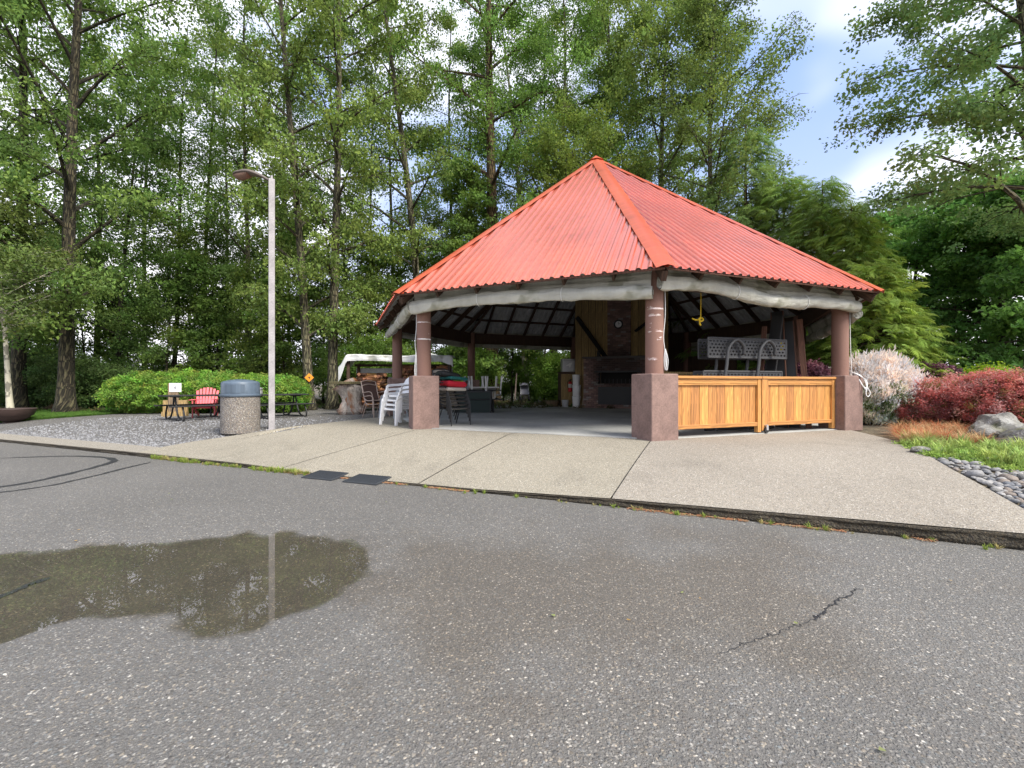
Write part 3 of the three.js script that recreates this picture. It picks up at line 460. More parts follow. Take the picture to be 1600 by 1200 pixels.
{ // clock, lantern on the mantel, cabinet and what stands by it
  const wp = (x, y, z, d = wallD) => { const v = V3(x, y, z).applyEuler(new THREE.Euler(0, WT, 0)), p = wallPos(d); return [p[0] + v.x, p[1] + v.y, p[2] + v.z]; };
  const c = thing('wall_clock', 'round white clock with a black rim high on the brick chimney', 'clock', wp(-0.02, 3.36, 0.2), WT);
  mesh('rim', at(new THREE.TorusGeometry(0.155, 0.03, 10, 36), 0, 0, 0), M.black, c); mesh('face', cyl(0.15, 0.15, 0.02, 0, 0, -0.005, 32, Math.PI / 2), M.white, c); mesh('hand', [box(0.012, 0.1, 0.006, 0, 0.045, 0.012), box(0.012, 0.08, 0.006, 0.035, 0.012, 0.012, 0, 0, -1.2)], M.black, c);
  const l = thing('lantern', 'small black lantern standing on the brick mantel', 'lantern', wp(-0.78, 2.06, 0.35), WT);
  mesh('base', cyl(0.08, 0.1, 0.06, 0, 0.03, 0), M.black, l); mesh('chimney_glass', lathe([[0.05, 0.06], [0.09, 0.12], [0.06, 0.22], [0.03, 0.26]]), M.iron, l); mesh('handle', at(new THREE.TorusGeometry(0.1, 0.008, 6, 20, Math.PI), 0, 0.18, 0), M.black, l);
  const [cx, cz] = [1.98, 19.2], cb = thing('cabinet', 'narrow tan board cabinet left of the chimney wall', 'cabinet', [2.36, FLOOR + 0.04, -19.3], 0.12);
  mesh('carcass', [box(0.66, 1.4, 0.5, 0, 0.72, 0), box(0.72, 0.05, 0.56, 0, 1.45, 0)], M.timber, cb); for (let i = 0; i < 3; i++) mesh('board', box(0.2, 1.32, 0.02, -0.21 + i * 0.21, 0.72, 0.262), M.boards, cb);
  const mb = thing('metal_box', 'grey metal box with a pale arrow emblem on top of the cabinet', 'box', [2.4, FLOOR + 0.04 + 1.476, -19.3], 0.12);
  mesh('body', box(0.54, 0.56, 0.4, 0, 0.28, 0, 0, 0, 0, 0.015), M.silver, mb); const em = new THREE.Shape(); em.moveTo(-0.14, -0.03); em.lineTo(0.04, 0.1); em.lineTo(0.15, 0.12); em.lineTo(0.1, 0.02); em.lineTo(0.04, -0.12); em.lineTo(0.0, -0.02); em.lineTo(-0.14, -0.03); mesh('emblem', at(new THREE.ExtrudeGeometry(em, { depth: 0.005, bevelEnabled: false }), 0, 0.28, 0.2), M.whitePaint, mb); mesh('door_line', box(0.5, 0.012, 0.006, 0, 0.5, 0.202), M.iron, mb); mesh('knob', cyl(0.02, 0.02, 0.05, 0, 0.58, 0, 10), M.iron, mb);
  const ex = thing('fire_extinguisher', 'red fire extinguisher hung on the tan cabinet', 'fire extinguisher', [2.46, FLOOR + 0.66, -18.96], 0.12);
  mesh('cylinder', lathe([[0, 0], [0.08, 0.01], [0.085, 0.05], [0.085, 0.36], [0.06, 0.43], [0.025, 0.46]]), M.red, ex); mesh('label', cyl(0.0865, 0.0865, 0.16, 0, 0.26, 0, 24, 0, 0, 0, true), M.beige, ex); mesh('valve', [cyl(0.025, 0.025, 0.06, 0, 0.49, 0, 12), box(0.12, 0.02, 0.03, 0.03, 0.53, 0)], M.black, ex); mesh('hose', pipe([V3(-0.02, 0.48, 0), V3(-0.1, 0.46, 0.02), V3(-0.11, 0.3, 0.03), V3(-0.1, 0.12, 0.03)], 0.012), M.black, ex);
  const bk = (label, x, y, Z, h, r, m) => { const b = thing('pail', label, 'pail', [x, y, -Z]); mesh('bucket', lathe([[0, 0], [r * 0.88, 0], [r, h], [r * 0.94, h], [r * 0.85, 0.03], [0, 0.03]]), m, b); mesh('lid', lathe([[0, h + 0.02], [r * 1.03, h + 0.02], [r * 1.05, h], [r * 1.05, h - 0.035], [r * 1.0, h - 0.04]]), m, b); mesh('handle', at(new THREE.TorusGeometry(r * 1.02, 0.005, 5, 24, Math.PI), 0, h * 0.8, 0, 2.4), M.silver, b); return b; };
  const y0 = FLOOR + 0.04; bk('white plastic pail at the bottom of the stack by the cabinet', 2.66, y0, 18.55, 0.44, 0.17, M.white); bk('white plastic pail in the middle of the stack by the cabinet', 2.665, y0 + 0.462, 18.55, 0.44, 0.17, M.white); bk('white plastic pail on top of the stack by the cabinet', 2.655, y0 + 0.924, 18.55, 0.4, 0.155, M.white);
  bk('small grey pail on the floor in front of the cabinet', 2.22, y0, 18.75, 0.28, 0.14, M.under);
  const bs = thing('basket', 'low brown basket on the floor left of the cabinet', 'basket', [1.72, y0, -19.2]); mesh('weave', lathe([[0, 0], [0.24, 0], [0.29, 0.25], [0.31, 0.26], [0.27, 0.25], [0.22, 0.02]]), M.oldWood, bs); mesh('rim', at(new THREE.TorusGeometry(0.295, 0.02, 8, 28), 0, 0.25, 0, Math.PI / 2), M.mossWood, bs);
  const st = thing('broom', 'short broom leaning against the left of the fireplace', 'broom', [2.86, y0, -18.2]); mesh('stick', bar(V3(0, 0.1, 0), V3(0.12, 0.85, -0.12), 0.025, 0.025), M.tanFrame, st); mesh('brush', box(0.2, 0.1, 0.06, -0.01, 0.05, 0, 0, 0, 0, 0.01), M.oldWood, st);
}

// ------------------------------------------------------------------ wooden gate in the right front opening
{
  const a = edgeAng(-1), t = turnOf(a), o = [PC[0] + (APO + 0.05) * Math.cos(a), FLOOR + 0.04, -(PC[1] + (APO + 0.05) * Math.sin(a))], half = RC * Math.sin(ST / 2) - 0.3, r = rng(81);
  const loc = (x) => [o[0] + x * Math.cos(t), o[1], o[2] - x * Math.sin(t)];
  const tone = [0.8, 0.9, 1, 1.1, 1.2].map((k, i) => { const m = M.cedar.clone(); m.color.setRGB(0.86 * k, 0.47 * k * (0.94 + 0.03 * i), 0.17 * k); m.map = woodMap.clone(); m.map.offset.set(i * 0.23, i * 0.37); m.map.repeat.set(1.6, 0.9); m.map.needsUpdate = true; return m; });
  const leafOf = (x0, x1, n, label, post) => {
    const L = x1 - x0, g = thing('gate_leaf', label, 'gate', loc((x0 + x1) / 2), t), y0 = 0.14, y1 = 1.11;
    mesh('top_rail', [box(L, 0.05, 0.12, 0, y1 - 0.025, 0.01, 0, 0, 0, 0.006), box(L - 0.02, 0.09, 0.07, 0, y1 - 0.1, 0, 0, 0, 0, 0.006), box(L - 0.1, 0.02, 0.03, 0, y1 - 0.16, 0.02)].map(hz), tone[2], g);
    mesh('bottom_rail', hz(box(L - 0.01, 0.075, 0.08, 0, y0 + 0.035, 0, 0, 0, 0, 0.006)), tone[1], g);
    const pw = (L - 0.12) / n;
    for (let i = 0; i < n; i++) { const w = pw - 0.006; mesh('plank', box(w, y1 - y0 - 0.2, 0.022, -L / 2 + 0.06 + pw * (i + 0.5), (y0 + y1) / 2 - 0.03, -0.012 + (r() - 0.5) * 0.004, 0, 0, 0, 0.003), tone[Math.floor(r() * 5)], g); }
    for (const [x, w, low, z] of post) mesh('stile', box(w, y1 - low - 0.05, 0.085, x, (y1 + low) / 2 - 0.03, z ?? 0.004, 0, 0, 0, 0.006), tone[x > 0 ? 3 : 2], g);
    return [g, L];
  };
  const [gl, L1] = leafOf(-half, 0.02, 10, 'left leaf of the cedar plank gate beside the scuffed column', [[-half / 2 + 0.0 - 0.0, 0.001, 0.14, -0.02]].slice(1).concat([[half / 2 - 0.04, 0.09, 0.02]]));
  const [gr, L2] = leafOf(0.03, half, 9, 'right leaf of the cedar plank gate with a caster', [[-half / 2 + 0.1, 0.17, 0.05, 0.012], [half / 2 - 0.06, 0.09, 0.02]]);
  const cas = (g, x) => { const c = new THREE.Group(); c.name = 'caster'; g.add(c); mesh('wheel', cyl(0.055, 0.055, 0.035, x, 0.056, 0.075, 20, Math.PI / 2), M.black, c); mesh('fork', [box(0.05, 0.09, 0.012, x, 0.1, 0.1), box(0.05, 0.02, 0.06, x, 0.15, 0.075)], M.silver, c); };
  cas(gr, -half / 2 + 0.1);
}
// ropes hung on the columns
{
  const rope = (label, k, ang, yTop, yKnot, yEnd, seed) => {
    const [X, Z] = vert(k), r = rng(seed), c = [X + 0.175 * Math.cos(ang), Z + 0.175 * Math.sin(ang)], o = thing('rope', label, 'rope', [c[0], FLOOR, -c[1]]);
    mesh('line', pipe([V3(0, yTop, 0), V3(0.01, (yTop + yKnot) / 2, 0), V3(-0.02, yKnot + 0.2, 0), V3(0, yKnot, 0)], 0.007, 14, 5), M.rope, o);
    const b = []; for (let i = 0; i < 3; i++) { const w = 0.05 * (r() - 0.5), d = 0.04 * r(); b.push(pipe([V3(0, yKnot, 0.01), V3(w - 0.022, (yKnot + yEnd) / 2, d), V3(w, yEnd + 0.05 * r(), d), V3(w + 0.022, (yKnot + yEnd) / 2, d), V3(0.01, yKnot, 0.01)], 0.0055, 16, 5)); }
    mesh('coil', b, M.rope, o); return o;
  };
  rope('white rope tied in a hanging coil on the scuffed front column', 0, -0.5, 2.85, 1.62, 1.22, 1);
  rope('white rope coil hanging on the column behind the white chairs', 1, 3.55, 2.8, 1.7, 0.9, 2);
  const [X, Z] = vert(-1), o = thing('rope', 'white rope looped over the right pedestal beside the pale willow', 'rope', [X + 0.14, FLOOR, -(Z - 0.1)]);
  mesh('line', pipe([V3(0, 2.55, 0), V3(0.01, 1.9, 0), V3(0.02, 1.25, 0.02)], 0.007, 8, 5), M.rope, o);
  mesh('coil', [0, 1, 2, 3].map((i) => pipe([V3(0.02, 1.24 + i * 0.006, 0.02), V3(0.12, 1.2 - i * 0.01, 0.1 + i * 0.01), V3(0.22 + i * 0.012, 1.05, 0.14), V3(0.24, 0.86 + i * 0.02, 0.15), V3(0.17, 0.95, 0.15), V3(0.08, 1.2, 0.08)], 0.009, 24, 5)), M.rope, o);
  mesh('loop', taper(smooth([V3(0.24, 0.92, 0.16), V3(0.21, 0.8, 0.17), V3(0.25, 0.73, 0.17), V3(0.3, 0.8, 0.17), V3(0.26, 0.92, 0.16)], 20), 0.01, 6), M.rope, o);
  const y = thing('yellow_rope', 'knotted yellow rope hanging from the roof over the gate', 'rope', [3.68, FLOOR, -8.75]);
  mesh('line', pipe([V3(0, 3.3, 0), V3(0.005, 2.7, 0), V3(0, 2.28, 0)], 0.009, 8, 6), M.yellowRope, y);
  mesh('knot', [pipe([V3(0, 2.3, 0), V3(-0.05, 2.26, 0.02), V3(0.0, 2.22, 0.03), V3(0.05, 2.26, 0), V3(0, 2.3, -0.02), V3(-0.02, 2.2, 0), V3(0.0, 2.14, 0)], 0.016, 24, 6), pipe([V3(0, 2.26, 0), V3(-0.1, 2.25, 0.01), V3(-0.17, 2.28, 0.0)], 0.013, 8, 6)], M.yellowRope, y);
}
// grey picnic tables turned on their sides behind the gate: perforated plastic coated steel
{
  const F = M.greyPlastic, panelG = (w, h) => {
    const s = new THREE.Shape(); s.moveTo(-w / 2, -h / 2); s.lineTo(w / 2, -h / 2); s.lineTo(w / 2, h / 2); s.lineTo(-w / 2, h / 2); s.closePath();
    const nx = Math.round(w / 0.09), ny = Math.max(3, Math.round((h - 0.09) / 0.062));
    for (let j = 0; j < ny; j++) for (let i = 0; i < nx - (j & 1); i++) { const x = -w / 2 + 0.055 + (i + (j & 1) / 2) * (w - 0.11) / (nx - 1), y = -h / 2 + 0.065 + j * (h - 0.13) / Math.max(1, ny - 1), p = new THREE.Path(); p.moveTo(x - 0.034, y); p.lineTo(x, y - 0.023); p.lineTo(x + 0.034, y); p.lineTo(x, y + 0.023); p.closePath(); s.holes.push(p); }
    const g = new THREE.ExtrudeGeometry(s, { depth: 0.006, bevelEnabled: false }); uvm(g); return g;
  };
  const a = edgeAng(-1), t = turnOf(a);
  const table = (label, pos) => {
    const o = thing('tipped_picnic_table', label, 'picnic table', pos, t - 0.06, 'grey tables tipped on their sides behind the gate');
    const rim = (w, h, x, y, z) => [pipe([V3(-w / 2, -h / 2, 0), V3(w / 2, -h / 2, 0)], 0.02, 2), pipe([V3(-w / 2, h / 2, 0), V3(w / 2, h / 2, 0)], 0.02, 2), pipe([V3(-w / 2, -h / 2, 0), V3(-w / 2, h / 2, 0)], 0.02, 2), pipe([V3(w / 2, -h / 2, 0), V3(w / 2, h / 2, 0)], 0.02, 2), box(w, 0.045, 0.05, 0, h / 2 - 0.005, -0.01, 0, 0, 0, 0.01), box(w, 0.045, 0.05, 0, -h / 2 + 0.005, -0.01, 0, 0, 0, 0.01)].map((g) => g.translate(x, y, z));
    mesh('bench_seat', panelG(2.05, 0.4).translate(0.1, 1.7, 0.02), F, o); mesh('bench_rim', rim(2.05, 0.4, 0.1, 1.7, 0.02), F, o);
    mesh('table_top', panelG(2.05, 0.72).translate(0, 0.86, 0), F, o); mesh('table_rim', rim(2.05, 0.72, 0, 0.86, 0), F, o);
    for (const x of [-0.62, 0.2]) mesh('leg', [pipe([V3(x - 0.1, 0.5, 0.12), V3(x + 0.05, 1.3, 0.13), V3(x + 0.12, 1.7, 0.13), V3(x + 0.32, 1.86, 0.13), V3(x + 0.5, 1.72, 0.12), V3(x + 0.52, 1.56, 0.1)].map((p) => p), 0.034, 26, 9), pipe([V3(x - 0.1, 0.5, 0.12), V3(x - 0.2, 0.02, 0.12)], 0.034, 3, 9)], F, o);
    mesh('brace', [box(1.9, 0.05, 0.05, 0, 0.35, -0.05), pipe([V3(-0.9, 0.03, -0.1), V3(0.9, 0.03, -0.1)], 0.03, 3)], F, o);
    return o;
  };
  const p0 = [4.83, FLOOR + 0.04, -9.35];
  const ta = table('front grey perforated table tipped on its side behind the gate', p0);
  copy(ta, 'rear grey perforated table tipped on its side, half hidden', [p0[0] - 0.02, p0[1], p0[2] - 0.42]);
  const pl = thing('plank_table', 'yellowish plank table top just showing over the gate', 'table', [3.9, FLOOR + 0.04, -10.4], t); mesh('top', box(1.3, 0.06, 0.6, 0, 1.2, 0), M.boards, pl); for (const [x, z] of [[-0.55, -0.22], [0.55, -0.22], [-0.55, 0.22], [0.55, 0.22]]) mesh('leg', box(0.07, 1.17, 0.07, x, 0.585, z), M.timber, pl);
  // folding tables and boards leaning on end beside the right column
  const lean = (label, x, Z, w, h, m, edge, tiltX, tiltZ, ry, extra) => { const o = thing('leaning_board', label, 'board', [x, FLOOR + 0.04, -Z], ry); const q = new THREE.Group(); q.name = 'panel'; o.add(q); q.rotation.set(tiltX, 0, tiltZ); mesh('slab', box(w, h, 0.045, 0, h / 2, 0, 0, 0, 0, 0.004), m, q); mesh('edge_strip', [box(0.02, h, 0.055, -w / 2 - 0.008, h / 2, 0), box(0.02, h, 0.055, w / 2 + 0.008, h / 2, 0)], edge, q); if (extra) extra(q, w, h); return o; };
  lean('black board leaning leftmost, with pale stickers', 5.62, 10.05, 0.2, 2.5, M.black, M.iron, -0.08, -0.09, -1.0, (q, w, h) => { mesh('sticker', [box(0.07, 0.14, 0.002, 0.05, h - 0.6, 0.024), box(0.09, 0.16, 0.002, 0.03, h - 0.85, 0.024)], M.beige, q); });
  lean('tall black folded table with a yellow sticker', 5.96, 9.9, 0.22, 2.62, M.black, M.tail, -0.1, 0.06, -0.75, (q, w, h) => { mesh('sticker', box(0.1, 0.24, 0.002, 0.06, h - 0.8, 0.024), M.yellow, q); mesh('bracket', [box(0.3, 0.03, 0.03, 0, 0.7, 0.035), box(0.3, 0.03, 0.03, 0, 1.6, 0.035)], M.iron, q); });
  lean('black folded table with worn brown edges', 6.2, 9.85, 0.2, 2.4, M.black, M.tail, -0.12, 0.07, -0.7);
  lean('narrow brown board leaning rightmost by the column', 6.42, 9.7, 0.08, 2.42, M.tail, M.tail, -0.1, 0.075, -0.6);
  lean('short reddish brown batten standing at the left of the boards', 5.42, 9.95, 0.06, 2.25, M.tail, M.tail, -0.08, -0.05, -0.8);
}

// ------------------------------------------------------------------ furniture left of and inside the pavilion
function monobloc(label, pos, turn, m = M.white) {                 // white resin armchair, front towards +z
  const o = thing('plastic_chair', label, 'chair', pos, turn, 'stacked white plastic armchairs');
  const seat = grid(10, 10, (u, v) => { const x = lerp(-0.23, 0.23, u), z = lerp(-0.2, 0.24, v); return [x * (0.9 + 0.1 * v), 0.42 - 0.02 * Math.cos(x * 6) + 0.03 * sst(0.2, -0.2, z) * 0 - 0.03 * sst(0.8, 1, v), z]; });
  mesh('seat', [seat, box(0.44, 0.04, 0.02, 0, 0.385, 0.235, 0, 0, 0, 0.008), box(0.02, 0.04, 0.42, -0.215, 0.4, 0.02, 0, 0, 0, 0.008), box(0.02, 0.04, 0.42, 0.215, 0.4, 0.02, 0, 0, 0, 0.008)], m, o);
  const s = new THREE.Shape(); s.moveTo(-0.2, 0); s.lineTo(0.2, 0); s.lineTo(0.235, 0.3); s.quadraticCurveTo(0.21, 0.45, 0, 0.46); s.quadraticCurveTo(-0.21, 0.45, -0.235, 0.3); s.closePath();
  for (let i = -2; i <= 2; i++) { const p = new THREE.Path(), x = i * 0.07; p.moveTo(x - 0.014, 0.07); p.lineTo(x + 0.014, 0.07); p.lineTo(x + 0.016, 0.34); p.lineTo(x - 0.016, 0.34); p.closePath(); s.holes.push(p); }
  const bg = new THREE.ExtrudeGeometry(s, { depth: 0.014, bevelEnabled: true, bevelSize: 0.006, bevelThickness: 0.006, bevelSegments: 1, curveSegments: 8 }); uvm(bg);
  mesh('backrest', at(bg, 0, 0.42, -0.2, -0.28), m, o);
  for (const k of [-1, 1]) {
    mesh('armrest', taper(smooth([V3(k * 0.235, 0.68, -0.27), V3(k * 0.27, 0.66, -0.12), V3(k * 0.275, 0.65, 0.1), V3(k * 0.265, 0.62, 0.24), V3(k * 0.255, 0.5, 0.27)], 14), 0.032, 8, true, 0.45), m, o);
    mesh('leg', bar(V3(k * 0.25, 0.58, 0.26), V3(k * 0.285, 0, 0.3), 0.06, 0.04), m, o);
    mesh('leg', bar(V3(k * 0.215, 0.42, -0.21), V3(k * 0.265, 0, -0.3), 0.06, 0.04), m, o);
  }
  return o;
}
{
  const base = P(624, 664), x = base[0] , Z = base[1] - 0.12, g = FLOOR + 0.02, names = ['lowest white plastic armchair of the stack by the left pedestal', 'second white plastic armchair from the bottom of the stack', 'third white plastic armchair from the bottom of the stack', 'topmost white plastic armchair of the stack'];
  const t = -0.62;
  const c0 = monobloc(names[0], [x, g - 0.015, -Z], t);
  for (let i = 1; i < 4; i++) copy(c0, names[i], [x - 0.045 * i * Math.sin(t), g - 0.015 + 0.105 * i, -Z - 0.045 * i * Math.cos(t)], t);
  // sling chairs
  const sling = (name, label, pos, turn, fabric, frame, group) => {
    const o = thing(name, label, 'chair', pos, turn, group), f = [];
    for (const k of [-1, 1]) { f.push(pipe([V3(k * 0.27, 0, 0.27), V3(k * 0.27, 0.38, 0.26), V3(k * 0.27, 0.6, 0.22), V3(k * 0.27, 0.65, 0.1), V3(k * 0.27, 0.62, -0.2), V3(k * 0.27, 0.62, -0.26)], 0.014, 22, 6), pipe([V3(k * 0.27, 0, -0.3), V3(k * 0.26, 0.3, -0.16), V3(k * 0.25, 0.42, -0.1)], 0.014, 10, 6), pipe([V3(k * 0.25, 0.4, 0.26), V3(k * 0.25, 0.39, -0.05), V3(k * 0.25, 0.45, -0.18), V3(k * 0.25, 0.95, -0.36)], 0.014, 20, 6)); }
    f.push(pipe([V3(-0.25, 0.95, -0.36), V3(0, 0.99, -0.375), V3(0.25, 0.95, -0.36)], 0.014, 10, 6), pipe([V3(-0.27, 0.4, 0.26), V3(0.27, 0.4, 0.26)], 0.014, 2, 6));
    mesh('frame', f, frame, o);
    mesh('seat', grid(4, 10, (u, v) => [lerp(-0.25, 0.25, u), 0.395 - 0.03 * Math.sin(v * 3) , lerp(0.27, -0.12, v)]), fabric, o);
    mesh('backrest', grid(4, 10, (u, v) => [lerp(-0.25, 0.25, u), lerp(0.43, 0.96, v), lerp(-0.17, -0.365, v) - 0.03 * Math.sin(v * 3.1)]), fabric, o); return o;
  };
  const cloth = M.brownMesh.clone(); cloth.side = THREE.DoubleSide; const greyF = M.beige.clone(); greyF.side = THREE.DoubleSide;
  const b = P(588, 653), s1 = sling('sling_chair', 'brown sling chair with tan arms left of the white chairs', [b[0], FLOOR + 0.005, -b[1]], 0.9, cloth, M.tanFrame, 'brown sling chairs with tan arms');
  copy(s1, 'second brown sling chair stacked on the first one', [b[0] - 0.04, FLOOR + 0.12, -b[1] - 0.03], 0.9);
  const gcol = mat(0.3, 0.33, 0.35, 0.6), gp = P(603, 656); const gc = monobloc('grey plastic armchair between brown and white chairs', [gp[0] + 0.12, FLOOR, -gp[1] - 0.45], -0.5, gcol); delete gc.userData.group;
  // dark framed chairs stacked inside, with cushions on top
  const q = [-1.36, 10.55], dark = ['lowest', 'second lowest', 'middle', 'second highest', 'topmost'], d0 = sling('patio_chair', 'lowest black framed patio chair of the stack behind the left pedestal', [q[0], FLOOR + 0.04, -q[1]], 0.75, greyF, M.iron, 'black framed patio chairs stacked behind the left pedestal');
  for (let i = 1; i < 5; i++) copy(d0, `${dark[i]} black framed patio chair of the stack behind the left pedestal`, [q[0] - 0.03 * i, FLOOR + 0.04 + 0.085 * i, -q[1] - 0.025 * i], 0.75);
  const cushion = (label, x, y, Z, w, h, d, m, ry, rz = 0) => { const o = thing('cushion', label, 'cushion', [x, y, -Z], ry, 'cushions piled on the stacked patio chairs'); const g = new RoundedBoxGeometry(w, h, d, 4, h * 0.46), p = g.attributes.position; for (let i = 0; i < p.count; i++) { const X = p.getX(i) / w, zz = p.getZ(i) / d; p.setY(i, p.getY(i) * (1.25 - 1.2 * (X * X + zz * zz)) + 0.02 * fbm(X * 5, zz * 5, 3, 7) - 0.06 * X * X); } g.computeVertexNormals(); uvm(g); mesh('pad', at(g, 0, 0, 0, 0, 0, rz), m, o); mesh('piping', taper(smooth([V3(-w / 2, 0, -d / 2), V3(w / 2, 0, -d / 2), V3(w / 2, 0, d / 2), V3(-w / 2, 0, d / 2)].map((v) => v.multiplyScalar(0.94)), 40, true), 0.008, 5), m, o); return o; };
  const cy = FLOOR + 0.9; cushion('beige cushion at the bottom of the pile', q[0] - 0.04, cy - 0.02, q[1] - 0.02, 0.52, 0.1, 0.46, M.beige, 0.7); cushion('bright red cushion in the middle of the pile', q[0] - 0.02, cy + 0.1, q[1] - 0.04, 0.52, 0.15, 0.48, M.scarlet, 0.6, -0.06); cushion('dark teal cushion on the red one', q[0], cy + 0.23, q[1] - 0.02, 0.5, 0.09, 0.46, M.teal, 0.75, -0.05); cushion('black cushion on top of the pile', q[0] - 0.14, cy + 0.31, q[1], 0.5, 0.15, 0.46, M.black, 0.5, -0.2);
}
function picnicTable(label, pos, turn) {
  const o = thing('picnic_table', label, 'picnic table', pos, turn, 'black metal picnic tables');
  mesh('table_top', box(1.85, 0.045, 0.76, 0, 0.745, 0, 0, 0, 0, 0.015), M.black, o);
  for (const k of [-1, 1]) mesh('bench', box(1.85, 0.04, 0.28, 0, 0.44, k * 0.62, 0, 0, 0, 0.015), M.black, o);
  for (const x of [-0.62, 0.62]) { mesh('leg', [pipe([V3(x, 0.72, -0.05), V3(x, 0.45, -0.12), V3(x, 0.12, -0.3), V3(x, 0.03, -0.55), V3(x, 0.02, -0.7), V3(x, 0.16, -0.74), V3(x, 0.42, -0.62)], 0.026, 26, 7), pipe([V3(x, 0.72, 0.05), V3(x, 0.45, 0.12), V3(x, 0.12, 0.3), V3(x, 0.03, 0.55), V3(x, 0.02, 0.7), V3(x, 0.16, 0.74), V3(x, 0.42, 0.62)], 0.026, 26, 7), box(0.04, 0.03, 0.7, x, 0.71, 0)], M.black, o); mesh('foot_bar', pipe([V3(x, 0.026, -0.62), V3(x, 0.026, 0.62)], 0.024, 4, 6), M.black, o); }
  return o;
}
{
  const p1 = P(310, 655), t1 = picnicTable('black metal picnic table in front of the hedge, left of the bin', onG(p1[0], p1[1], 0), 0.95);
  const p2 = P(432, 652); copy(t1, 'black metal picnic table behind the lamp post', onG(p2[0], p2[1]), 0.95);
  const t3 = copy(t1, 'black metal picnic table inside the pavilion with chairs upturned on it', [-1.35, FLOOR + 0.04, -15.7], 0.15);
  const dk = thing('stacked_panel', 'dark green board standing under the pavilion table', 'board', [-1.3, FLOOR + 0.04, -15.0], 0.1); mesh('slab', box(1.15, 0.68, 0.05, 0, 0.35, 0), mat(0.02, 0.035, 0.03, 0.7), dk); mesh('frame', [box(1.2, 0.05, 0.07, 0, 0.7, 0), box(0.05, 0.7, 0.07, -0.58, 0.35, 0.002), box(0.05, 0.7, 0.07, 0.58, 0.35, 0.002)], M.iron, dk);
  const up = (label, x, m) => { const c = monobloc(label, [x, FLOOR + 0.04 + 0.77 + 0.46, -15.7], 0.3, m); c.rotation.z = Math.PI; c.userData.group = 'plastic chairs upturned on the pavilion table'; return c; };
  up('grey plastic chair upturned on the left end of the pavilion table', -1.85, mat(0.34, 0.37, 0.42, 0.5)); up('white plastic chair upturned on the middle of the pavilion table', -1.2, M.whitePaint); up('white plastic chair upturned on the right end of the pavilion table', -0.72, M.whitePaint);
}
// bin with an exposed aggregate body
{
  const p = P(361, 681), b = thing('litter_bin', 'round aggregate concrete litter bin with blue grey domed lid', 'litter bin', onG(p[0], p[1] + 0.36, -0.01)), R = 0.405;
  const g = lathe([[0, 0], [R - 0.02, 0], [R, 0.03], [R, 0.84], [R - 0.02, 0.86], [R - 0.06, 0.86]], 48), u = g.attributes.uv; for (let i = 0; i < u.count; i++) u.setXY(i, u.getX(i) * 2.54, g.attributes.position.getY(i)); mesh('body', g, M.can, b);
  mesh('lid', toCreasedNormals(lathe([[0.4, 0.86], [0.425, 0.862], [0.43, 0.87], [0.43, 0.9], [0.42, 0.91], [0.402, 0.915], [0.395, 1.17], [0.385, 1.19], [0.35, 1.215], [0.22, 1.245], [0.08, 1.26], [0, 1.262]], 48), 0.6), M.lid, b);
  const fl = grid(10, 6, (u, v) => { const a = lerp(-0.55, 0.55, u) + 0.2, y = lerp(0.95, 1.14, v); return [0.407 * Math.sin(a), y, 0.407 * Math.cos(a)]; }); fl.applyMatrix4(new THREE.Matrix4()); mesh('flap', fl, M.lid, b);
}
// lamp post
{
  const p = P(421, 672), Z = p[1] + 0.1, o = thing('lamp_post', 'pale square lamp post with brown curved lamp head', 'lamp post', [p[0], G(p[0], Z) - 0.02, -Z], 0.5), H = (600 - 279) / FOC * Z + EYE - G(p[0], Z);
  mesh('pole', [box(0.135, H, 0.135, 0, H / 2, 0, 0, 0, 0, 0.012), box(0.25, 0.012, 0.25, 0, 0.012, 0)], M.pole, o);
  mesh('cap', box(0.05, 0.1, 0.05, 0.0, H + 0.04, 0, 0, 0, 0, 0.01), M.pole, o);
  const hd = new THREE.Group(); hd.name = 'lamp_head'; o.add(hd); hd.position.set(0, H, 0); hd.rotation.y = -0.5 + Math.PI;
  const prof = (u) => [lerp(0.06, 0.9, u), 0.02 + 0.22 * Math.sin(Math.min(1, u * 1.25) * 1.75) - 0.1 * u * u - 0.05], wd = (u) => interp([[0, 0.06], [0.25, 0.08], [0.5, 0.15], [0.85, 0.17], [1, 0.12]], u), th = (u) => interp([[0, 0.04], [0.4, 0.07], [0.7, 0.075], [1, 0.04]], u);
  mesh('housing', grid(20, 16, (u, v) => { const f = v * Math.PI * 2, [x, y] = prof(u); return [x, y + th(u) * Math.sin(f) * (Math.sin(f) > 0 ? 1 : 0.6), wd(u) * Math.cos(f) * (u > 0.98 ? 0.6 : 1)]; }), M.bronze, hd);
  mesh('lens', grid(10, 12, (u, v) => { const q = lerp(0.55, 0.98, u), f = -v * Math.PI, [x, y] = prof(q), k = Math.sin(u * Math.PI) ** 0.5; return [x, y - 0.03 + 0.11 * k * Math.sin(f), wd(q) * 0.8 * Math.cos(f)]; }), M.lens, hd);
}
